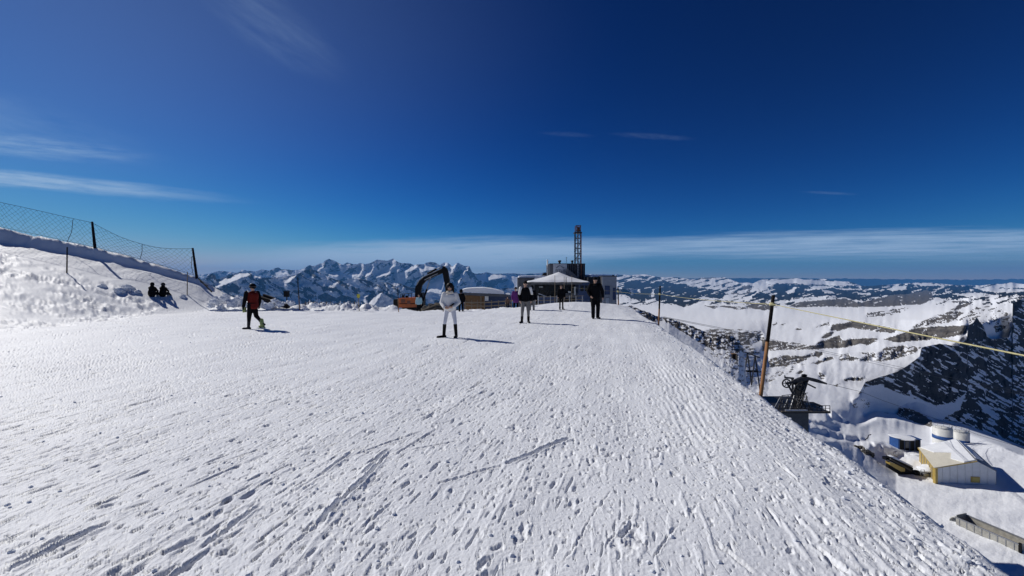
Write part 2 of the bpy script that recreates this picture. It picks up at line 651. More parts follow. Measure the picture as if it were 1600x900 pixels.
def ground_disp(X, Y):
    ca, sa = DIRN[1], DIRN[0]
    u = X * ca - Y * sa            # across the travel direction
    v = X * sa + Y * ca
    s = edge_s(X, Y)
    A = X / np.maximum(Y, 0.5)
    right = smooth(-4.2, -2.2, s)
    patch = 0.6 + 1.2 * perlin(X / 1.9, Y / 3.2, 21)
    patch = np.clip(patch, 0.15, 1.4)
    wob = 0.25 * perlin(u / 0.8, v / 2.2, 5)
    face = smooth(0.6, 2.0, Y - foot_y(A)) * smooth(-0.58, -0.68, A)       # wind-packed mound
    z = 0.013 * fbm(u / 0.5, v / 1.9, 2, 31)
    lf = (1 - 0.45 * right) * (1 - 0.9 * face)
    patch = patch * (1 - 0.85 * face)
    nf = smooth(14, 7, Y)                           # the finest relief only where the sheet is fine enough

    def cut(n, th, w):
        return smooth(th, th + w, n)
    ph = 0.13 * np.clip(patch - 0.6, -0.8, 1.0)
    off = 0.25 * face + 0.10 * right
    z = z - 0.020 * cut(perlin((u + wob) / 0.07, v / 0.42, 41), 0.57 - ph + off, 0.13) * (1 - .6 * face)
    z = z - 0.028 * cut(perlin((u + wob) / 0.12, v / 1.1, 44), 0.65 - ph + off, 0.12) * (1 - .6 * face)
    z = z - 0.015 * cut(perlin(u / 0.036, v / 0.15, 84), 0.47 - ph + .7 * off, 0.12) * nf
    z = z + 0.006 * cut(perlin(u / 0.05, v / 0.3, 89), 0.25, 0.3) * nf
    # trampled, crumbly snow
    p2 = np.clip(0.55 + 1.6 * perlin(X / 1.4, Y / 1.8, 61), 0.0, 1.7) * (1 - 0.85 * face)
    pk = 0.13 * (p2 - 0.8) - 0.4 * face
    n = fbm(X / 0.085, Y / 0.09, 3, 71, 0.65)
    z = z - 0.019 * cut(n, 0.74 - pk, 0.14)
    z = z - 0.011 * cut(fbm(X / 0.034, Y / 0.04, 2, 81), 0.54 - pk, 0.14) * nf
    z = z - 0.030 * cut(perlin(X / 0.17, Y / 0.2, 82), 0.72 - .5 * pk, 0.1)
    z = z + 0.0035 * p2 * fbm(X / 0.08, Y / 0.09, 2, 85) + 0.0014 * fbm(X / 0.025, Y / 0.03, 1, 83) * nf
    # groomer corduroy along the rim
    cd = smooth(-1.9, -1.3, s) * smooth(0.1, -0.25, s) * np.clip(0.6 + 1.3 * perlin(X / 1.1, Y / 2.2, 91), 0, 1)
    z = z + 0.0048 * cd * np.sin(2 * np.pi * (s + 0.04 * perlin(X, Y / 2, 95)) / 0.085)
    # clods ploughed up on the rim
    rim = np.exp(-((s + 0.02) / 0.22) ** 2) * np.clip(0.3 + 1.6 * perlin(X / 0.9, Y / 1.4, 99), 0, 1.3)
    z = z + 0.045 * rim * (0.3 + np.clip(fbm(X / 0.22, Y / 0.22, 3, 101), -0.6, 1))
    # rubble field under the mound and the bank at the far end
    foot = foot_y(A) - 1.7
    hi = 20.6 + 0.6 * perlin(X / 4, Y * 0, 88) + 1.5 * smooth(-1.2, -0.8, A)
    zb = base_z(X, Y)
    row = HY - (zb - EYE) / np.maximum(Y, 0.5) * F
    hi = np.interp(800 + A * F, [-600, 0, 60, 100, 150, 200, 228, 260], [300, 394, 414, 424, 437, 450, 459, 470])
    rub = smooth(0, 1.6, Y - foot) * smooth(-5, 5, row - hi + 5 * perlin(X / 1.3, Y / 1.3, 87)) * smooth(-0.86, -0.92, A) * smooth(25.6, 24.5, Y)
    rub = rub * np.clip(0.6 + 1.5 * perlin(X / 3.0, Y / 1.2, 111), 0.12, 1.2)
    z = z + 0.75 * rub * (0.17 * fbm(X / 1.5, Y / 0.55, 4, 121, 0.7) + 0.15 * np.clip(perlin(X / 0.5, Y / 0.3, 125), 0, 1) - 0.04)
    bank = np.exp(-((Y - 24.6 - 0.5 * perlin(X / 3, Y * 0, 5)) / 0.8) ** 2) * smooth(-0.78, -0.70, A) * smooth(-0.22, -0.33, A)
    z = z + bank * (0.30 + 0.30 * fbm(X / 0.8, Y / 0.7, 4, 131, 0.6))
    bank2 = np.exp(-((Y - 27.2) / 1.0) ** 2) * smooth(-0.25, -0.20, A) * smooth(0.02, -0.02, A)
    z = z + 0.5 * bank2 * (0.12 + 0.25 * fbm(X / 0.8, Y / 0.7, 4, 137, 0.6))
    # smoother, wind-packed face of the mound
    return z


def carve(X, Y, Z, arow):
    """single marks and foot holes cut into the grid"""
    Yr = Y[:, 0]
    for (x0, y0, x1, y1, w, d) in TRACKS:
        D0, D1 = EYE * F / (y0 - HY), EYE * F / (y1 - HY)
        a = np.array([(x0 - 800) / F * D0, D0])
        b = np.array([(x1 - 800) / F * D1, D1])
        w = w * 0.6
        lo = np.searchsorted(Yr, min(D0, D1) - 0.4)
        hi = np.searchsorted(Yr, max(D0, D1) + 0.4)
        xs, ys = X[lo:hi], Y[lo:hi]
        ab = b - a
        L2 = (ab ** 2).sum()
        t = ((xs - a[0]) * ab[0] + (ys - a[1]) * ab[1]) / L2
        tc_ = np.clip(t, 0, 1)
        wig = 0.03 * perlin(xs / 0.6, ys / 0.6, int(x0)) + 0.014 * perlin(xs / 0.05, ys / 0.07, int(y0)) + 0.006 * perlin(xs / 0.018, ys / 0.02, 6)
        dist = np.abs(((xs - a[0]) * ab[1] - (ys - a[1]) * ab[0]) / math.sqrt(L2) + wig)
        over = np.hypot(dist, np.abs(t - tc_) * math.sqrt(L2))
        e = smooth(0, .15, t) * smooth(1, .8, t) * (0.55 + 0.45 * np.clip(0.6 + perlin(xs / 0.25, ys / 0.25, 9), 0, 1))
        Z[lo:hi] += -d * np.exp(-(over / w) ** 2) * e + 0.4 * d * np.exp(-((over - 2.1 * w) / (0.8 * w)) ** 2) * e
    for (px, py, an, ln, d) in PITS:
        D0 = EYE * F / (py - HY)
        cx, cy = (px - 800) / F * D0, D0
        if edge_s(cx, cy) > -0.2:
            continue
        lo = np.searchsorted(Yr, D0 - 0.5)
        hi = np.searchsorted(Yr, D0 + 0.5)
        xs, ys = X[lo:hi] - cx, Y[lo:hi] - cy
        uu = xs * math.cos(an) - ys * math.sin(an)
        vv = xs * math.sin(an) + ys * math.cos(an)
        r = np.hypot(uu / (ln * 0.5), vv / ln) * (1 + 0.7 * perlin(xs / 0.05, ys / 0.05, int(px))) + .25 * perlin(xs / 0.02, ys / 0.02, 3)
        Z[lo:hi] += -d * np.exp(-(r ** 4)) + 0.3 * d * np.exp(-((r - 1.35) / 0.3) ** 2)


def ground_at(x, y):
    return float(base_z(x, y)) + 0.4 * float(ground_disp(np.array(float(x)), np.array(float(y)))) - 0.006


def on_ray(px, py):
    """first point of the plateau seen at a photograph pixel"""
    D = np.arange(2.0, 60, 0.05)
    X = (px - 800) / F * D
    zr = EYE + (HY - py) / F * D
    g = base_z(X, D)
    k = np.nonzero(zr <= g)[0]
    d = D[k[0]] if len(k) else 40.0
    return Vector(((px - 800) / F * d, d, ground_at((px - 800) / F * d, d)))


def build_plateau():
    a = [-2.6, -2.3, -2.0, -1.8, -1.6, -1.5, -1.42]
    a += list(np.arange(-1.36, 1.36, 1.32 / F))
    a += [1.42, 1.5, 1.6, 1.8, 2.0, 2.4, 3.0]
    a = np.array(a)
    y, rows = 0.45, []
    while y < 75:
        rows.append(y)
        st = y * y / (EYE * F) * 0.92
        if y < 2.2:
            st = 0.02
        st = max(st, 0.012)
        if y < 34:
            st = min(st, 0.15)
        else:
            st = 0.15 + (y - 34) * 0.06
        y += st
    r = np.array(rows)
    Aa, Y = np.meshgrid(a, r)
    X = Aa * Y
    Z = base_z(X, Y) + ground_disp(X, Y)
    carve(X, Y, Z, a)
    o = grid_mesh('snow_field', X, Y, Z, snow_mat('packed_snow'))
    print('plateau', X.shape)
    # the same plateau behind and beside the camera, coarse
    xs = np.linspace(-60, 3.0, 60)
    ys = np.linspace(-60, 0.6, 50)
    XX, YY = np.meshgrid(xs, ys)
    ZZ = 0.0 * XX - 0.015 + 0.02 * perlin(XX / 3, YY / 3, 4) - 0.9 * np.maximum(XX - 1.9, 0)
    grid_mesh('snow_field', XX, YY, ZZ, bpy.data.materials['packed_snow'])


build_plateau()


# ================================================================ FAR TERRAIN
def inpoly(px, py, poly):
    ins = np.zeros(px.shape, bool)
    n = len(poly)
    j = n - 1
    for i in range(n):
        xi, yi = poly[i]
        xj, yj = poly[j]
        if yi != yj:
            c = ((yi > py) != (yj > py)) & (px < (xj - xi) * (py - yi) / (yj - yi) + xi)
            ins ^= c
        j = i
    return ins


def blur(a, k, ax):
    if k < 1:
        return a
    pad = [(0, 0)] * a.ndim
    pad[ax] = (k, k)
    b = np.cumsum(np.pad(a, pad, mode='edge'), axis=ax)
    z = np.zeros_like(np.take(b, [0], axis=ax))
    b = np.concatenate([z, b], axis=ax)
    n = a.shape[ax]
    w = 2 * k + 1
    hi = np.take(b, np.arange(w, w + n), axis=ax)
    lo = np.take(b, np.arange(0, n), axis=ax)
    return (hi - lo) / w


def relief(name, px0, px1, dx, sky, bot, logD, patches, m, rows, jag=1.0, amp=0.02, ampf=None, lam=26.0, seed=0, anchor_row=None, skyj=0.5, rough=0.55, strx=1.0, hb=2.5, vb=20, grain=(7, 3.2, 0.0), snow_ruf=0.35, swell=0.0):
    """terrain sheet. sky/bot: bounding rows per column; logD(PX, PY): rest depth;
    patches: (polygon, steepness factor, rock, wood, density). Steep ground = depth changes slowly."""
    px = np.arange(px0, px1 + dx, dx)
    sk = np.interp(px, [p[0] for p in sky], [p[1] for p in sky])
    sk = sk + skyj * fbm(px / 9.0, px * 0, 3, seed + 5, 0.6)
    bt = np.interp(px, [p[0] for p in bot], [p[1] for p in bot])
    t = np.linspace(0, 1, rows)[:, None] ** 1.15
    PY = sk[None] + (bt - sk)[None] * t
    PX = np.repeat(px[None], rows, 0)
    # jagged version of the coordinates, to roughen outlines of rock and snow
    jx = jag * (2.2 * fbm(PX / 9, PY / 6, 3, seed + 50, 0.6))
    jy = jag * (1.4 * fbm(PX / 9, PY / 5, 3, seed + 60, 0.6))
    fac = np.ones_like(PX)
    rock = np.zeros_like(PX)
    wood_or_shade = np.zeros_like(PX)
    ruf = np.full_like(PX, snow_ruf)
    gc, gs = math.cos(grain[2]), math.sin(grain[2])
    gu, gv = PX * gc + PY * gs, -PX * gs + PY * gc
    farw = np.where(PY < 476, 0.62, 1.0) if name == 'valley_terrain' else 1.0
    gu = gu * farw
    gv = gv * farw
    dn = fbm(gu / grain[0] + 0.5 * perlin(PX / 12, PY / 12, 4), gv / grain[1], 4, seed + 70, 0.6) + 0.35 * fbm(PX / 45, PY / 25, 2, seed + 75)
    for pt in patches:
        poly, fc, rk, wd, dens = pt[:5]
        r_ = pt[5] if len(pt) > 5 else 1.0
        ins = inpoly(PX + jx * r_, PY + jy * r_, poly)
        if dens < 1:
            th = np.quantile(dn[ins], 1 - dens) if ins.any() else 0
            sub = ins & (dn > th)
        else:
            sub = ins
        fac[ins] = fc
        rock[sub] = rk
        wood_or_shade[sub] = wd
        if dens < 1:
            rock[ins & ~sub] = 0
            wood_or_shade[ins & ~sub] = 0
        if rk == 0 and wd == 0:
            ruf[ins] = 0.4
        else:
            ruf[ins] = 1.25
    LD = logD(PX, PY)
    g = np.diff(LD, axis=0)                       # going down the rows: negative
    fm = 0.5 * (fac[1:] + fac[:-1]) - 1.0
    acc = np.concatenate([np.zeros((1, PX.shape[1])), np.cumsum(g * fm, 0)], 0)
    for _ in range(2):
        acc = blur(acc, max(1, int(hb / dx)), 1)
    kk = max(2, int(vb * rows / max(1.0, float((bt - sk).mean()))))
    acc = acc - blur(blur(acc, kk, 0), kk, 0)     # steps stay, the lie of the land returns to rest
    LD2 = LD + acc
    n1 = ridged(PX / (lam * strx) + 0.4 * perlin(PX / 40, PY / 30, seed + 7), PY / (lam * 1.1), 5, seed + 9, rough)
    af = amp * ruf
    if ampf is not None:
        af = af * ampf(PX, PY)
    LD2 = LD2 + af * (n1 - 0.6)
    if swell:
        LD2 = LD2 + swell * fbm(PX / 75 + PY / 90, PY / 26, 2, seed + 33, 0.4) * smooth(585, 640, PY) * (1 - 0.65 * smooth(690, 730, PY))
    D = np.exp(LD2)
    X = (PX - 800) / F * D
    Z = EYE + (HY - PY) / F * D
    o = grid_mesh(name, X, D, Z, m, (rock, wood_or_shade))
    return dict(o=o, px=px, PX=PX, PY=PY, D=D)


def table(cols, rows, vals):
    """log depth table, bilinear"""
    cols = np.array(cols, float)
    rows_a = np.array(rows, float)
    lv = np.log(np.array(vals, float))       # [col][row], rows ascending in py

    def fn(PX, PY):
        ci = np.clip(np.searchsorted(cols, PX) - 1, 0, len(cols) - 2)
        ct = np.clip((PX - cols[ci]) / (cols[ci + 1] - cols[ci]), 0, 1)
        ri = np.clip(np.searchsorted(rows_a, PY) - 1, 0, len(rows_a) - 2)
        rt = (PY - rows_a[ri]) / (rows_a[ri + 1] - rows_a[ri])
        rt = np.clip(rt, -0.5, 1.2)
        a = lv[ci, ri] * (1 - rt) + lv[ci, ri + 1] * rt
        b = lv[ci + 1, ri] * (1 - rt) + lv[ci + 1, ri + 1] * rt
        return a * (1 - ct) + b * ct
    return fn


M_far = terrain_mat('far_mountain', 260.0, rock=(0.05, 0.05, 0.055), rock2=(0.14, 0.135, 0.13))
M_mid = terrain_mat('mid_mountain', 120.0, rock=(0.04, 0.04, 0.045), rock2=(0.12, 0.115, 0.11))
M_valley = terrain_mat('valley_ground', 22.0, 0.22, rock=(0.06, 0.057, 0.055), rock2=(0.19, 0.175, 0.155))
M_near = terrain_mat('outcrop_ground', 1.2, rock=(0.035, 0.033, 0.032), rock2=(0.12, 0.11, 0.10))

# ---- the high range, left of centre
SKY_A = [(296, 433), (308, 430), (325, 428), (342, 423), (355, 424.5), (372, 426), (378, 422), (388, 423), (400, 424), (410, 421), (420, 423),
         (430, 419), (435, 417.5), (440, 421), (449, 421), (457, 422), (462, 422), (472, 421), (484, 414), (490, 416), (500, 412), (505, 411),
         (507.5, 407.5), (514, 404), (520, 407), (526, 409), (535, 414), (542.5, 410), (552, 412.5), (559, 413), (561, 410.6), (570, 413),
         (579, 411), (589, 405.6), (595, 406), (605, 407.5), (614, 404), (619, 407.5), (625.5, 411), (631, 411.6), (639, 411), (646.7, 414),
         (655.5, 413), (663, 412.8), (666.7, 410), (672, 409.4), (680, 410), (686.7, 414.4), (694, 410), (700, 410.5), (706.7, 416.7),
         (715.5, 410), (724.4, 415), (733.3, 416), (738, 425.5), (744, 428), (755, 426.5), (760, 425), (772, 428), (800, 427), (819, 428),
         (843, 427), (851, 425), (870, 428), (965, 429), (985, 430.5), (1010, 429)]


def logA(PX, PY):
    base = np.interp(PX, [300, 420, 480, 735, 760, 1000], [15500, 14500, 12600, 12000, 14500, 16500])
    return np.log(base) - (PY - 405) * 0.0006


LIT_A = [[(509, 426), (531, 423), (529, 434), (515, 431)], [(549, 427), (567, 420), (563, 434), (550, 431)],
         [(572, 425), (582, 421), (580, 430), (570, 433)], [(592, 427), (612, 415), (616, 416), (606, 424), (594, 427)],
         [(581, 433), (610, 425), (611, 428), (590, 434.5)], [(493, 420), (504, 417.5), (503, 419.5), (496, 422)],
         [(629, 424), (637, 416), (652, 417), (650, 420), (640, 425), (634, 424)], [(654, 416), (680, 416), (681, 422), (660, 424)],
         [(688, 415), (697, 412), (697, 419), (704, 421), (708, 434), (700, 434)], [(707, 416), (713, 412), (711, 419), (706, 421)],
         [(712, 440), (726, 420), (729, 422), (722, 432), (716, 446), (708, 446)],
         [(660, 452), (676, 438), (692, 428), (694, 440), (692, 462), (672, 456)], [(628, 443), (636, 446), (632, 450), (629, 448)],
         [(636, 450), (648, 448), (644, 454), (638, 455)], [(612, 440), (616, 436), (615, 446), (612, 447)], [(440, 428), (447, 425), (446, 429)],
         [(742, 429), (775, 429), (822, 430), (860, 430), (860, 458), (800, 456), (770, 447), (748, 440)]]
DARK_A = [[(745, 438), (760, 440), (775, 436), (790, 434), (796, 437), (782, 444), (800, 446), (790, 449), (765, 450), (745, 447)]]
pa = [([(290, 395), (1020, 395), (1020, 500), (290, 500)], 1.0, 0.8, 0, 0.33)]
pa += [(q, 18.0, 0, 0, 1, .5) for q in LIT_A] + [(q, 1.0, 1, 0, 0.7) for q in DARK_A]
relief('high_mountain_range', 296, 1010, 1.2, SKY_A, [(296, 500), (1010, 500)], logA, pa, M_far, 96, jag=0.9, amp=0.0075, lam=17, seed=3, skyj=0.45, rough=0.6, hb=1.2, grain=(15, 9, -0.5))

# ---- darker foothills in front of it
SKY_B = [(296, 437), (316, 438), (322, 434), (331, 427), (336, 429), (338, 437), (348, 433), (360, 429), (376, 425.5), (391, 427), (395, 430),
         (410, 434), (431, 433), (445, 432), (461, 430), (470, 425.6), (476, 422.5), (485, 420.6), (495, 423), (505, 429), (515, 434),
         (526, 437.5), (539, 439), (549, 435), (555, 433), (564, 435.6), (580, 440), (600, 441), (625, 443), (640, 449), (648, 450), (655, 447), (662, 452), (680, 458),
         (700, 463), (720, 459), (745, 455), (770, 453), (790, 450), (820, 449), (860, 449), (1000, 452)]


def logB(PX, PY):
    return np.log(np.interp(PX, [300, 400, 480, 640, 1000], [6600, 7000, 7400, 7000, 7200])) - (PY - 430) * 0.0008


LIT_B = [[(338, 441), (352, 434), (376, 427), (391, 428), (388, 431), (372, 437), (356, 444), (336, 450)], [(441, 438), (461, 431), (456, 438), (449, 444), (444, 440)],
         [(465, 446), (478, 440), (475, 444), (468, 447)], [(514, 446), (527, 440), (528, 443), (516, 446)], [(480, 434), (484, 430), (482, 435)],
         [(569, 464), (577, 456), (578, 459), (571, 466)], [(594, 466), (600, 455), (602, 458), (598, 466)], [(395, 432), (400, 430), (403, 433), (398, 436)]]
pb = [([(290, 395), (1020, 395), (1020, 520), (290, 520)], 1.0, 0.8, 0, 0.45)]
pb += [(q, 16.0, 0, 0, 1, .5) for q in LIT_B] + [([(353, 434), (362, 430), (366, 431), (356, 436)], 1, 1, 0, 1)]
relief('shaded_foothills', 296, 1000, 1.3, SKY_B, [(296, 510), (1000, 510)], logB, pb, M_mid, 70, jag=0.9, amp=0.0085, lam=20, seed=13, skyj=0.5, rough=0.6, hb=1.2, grain=(20, 9, 0.5))

# ---- small pyramid peak in front
SKY_E = [(560, 500), (568, 484), (577, 473), (583, 466), (590, 460), (597, 457), (606, 463), (618, 470), (630, 480), (650, 500)]
relief('pyramid_peak', 560, 650, 1.0, SKY_E, [(560, 510), (650, 510)], lambda X, Y: np.log(3300.0) - (Y - 457) * 0.0005 + (X - 597) * 0.002,
       [([(555, 450), (660, 450), (660, 520), (555, 520)], 1, .4, 0, .3), ([(566, 484), (577, 473), (592, 459), (600, 458), (592, 466), (588, 474), (574, 486)], 9, 0, 0, 1)],
       M_mid, 40, amp=0.006, lam=16, seed=19, skyj=0.3)

# ---- valley and ranges on the right
SKY_R = [(880, 434), (955, 431), (975, 429), (985, 430.5), (995, 429), (1010, 429), (1018, 431), (1030, 433), (1040, 433.5), (1050, 433), (1060, 433.5),
         (1075, 436), (1088, 437), (1095, 434), (1104, 434), (1112, 433), (1122, 434), (1130, 433), (1137, 435), (1148, 439), (1155, 442),
         (1170, 441.5), (1176, 443), (1185, 439), (1190, 437), (1205, 436), (1235, 435), (1247, 435), (1256, 437), (1272, 436.5), (1288, 435.5),
         (1300, 438), (1318, 440), (1325, 440), (1335, 442), (1344, 446), (1352, 447), (1370, 446), (1400, 444), (1437, 441.5), (1455, 442),
         (1465, 443), (1490, 445), (1535, 446), (1555, 443), (1565, 444), (1580, 441), (1590, 443), (1600, 444), (1700, 443), (1800, 446), (1960, 444)]
ROWS = [425, 440, 447, 455, 465, 475, 485, 500, 525, 550, 575, 600, 620, 640, 660, 690, 700, 720, 760, 800, 850, 900, 1000]
FL = [90.5, 84, 73.5, 65.3, 57.3, 51, 42]
TAB = {
    860: [17000, 13500, 12000, 9000, 5600, 2500, 1500, 800, 300, 120, 90, 75, 65, 58, 52, 45, 43, 40, 36, 33, 30, 27, 22],
    1100: [17000, 13500, 12000, 9000, 5800, 2900, 2000, 1050, 380, 150, 100, 80, 70, 62, 57, 50, 48, 45, 41, 38, 35, 32, 28],
    1200: [17000, 13500, 12000, 9000, 5800, 2800, 1900, 1150, 700, 430, 290, 180, 110, 80, 70, 60, 58, 55, 50, 47, 43, 40, 35],
    1300: [17000, 13500, 12000, 9000, 5800, 2700, 1900, 1150, 700, 460, 330, 240, 170, 120, 95, 78, 76, 72, 66, 60, 54, 48, 40],
    1400: [17000, 13500, 12000, 8800, 5000, 2500, 1700, 950, 600, 450, 360, 300, 260, 215, 160, 98] + FL,
    1500: [17000, 13500, 12000, 8600, 3300, 1700, 1000, 640, 520, 450, 410, 370, 340, 300, 230, 104] + FL,
    1600: [17000, 13500, 12000, 8000, 800, 720, 680, 620, 560, 510, 470, 430, 390, 330, 240, 106] + FL,
    1960: [17000, 13500, 12000, 8000, 1100, 980, 900, 800, 700, 620, 560, 500, 440, 360, 260, 108] + FL,
}
logR0 = table(list(TAB), ROWS, list(TAB.values()))
BIGBOX = [(940, 400), (1980, 400), (1980, 476), (940, 476)]
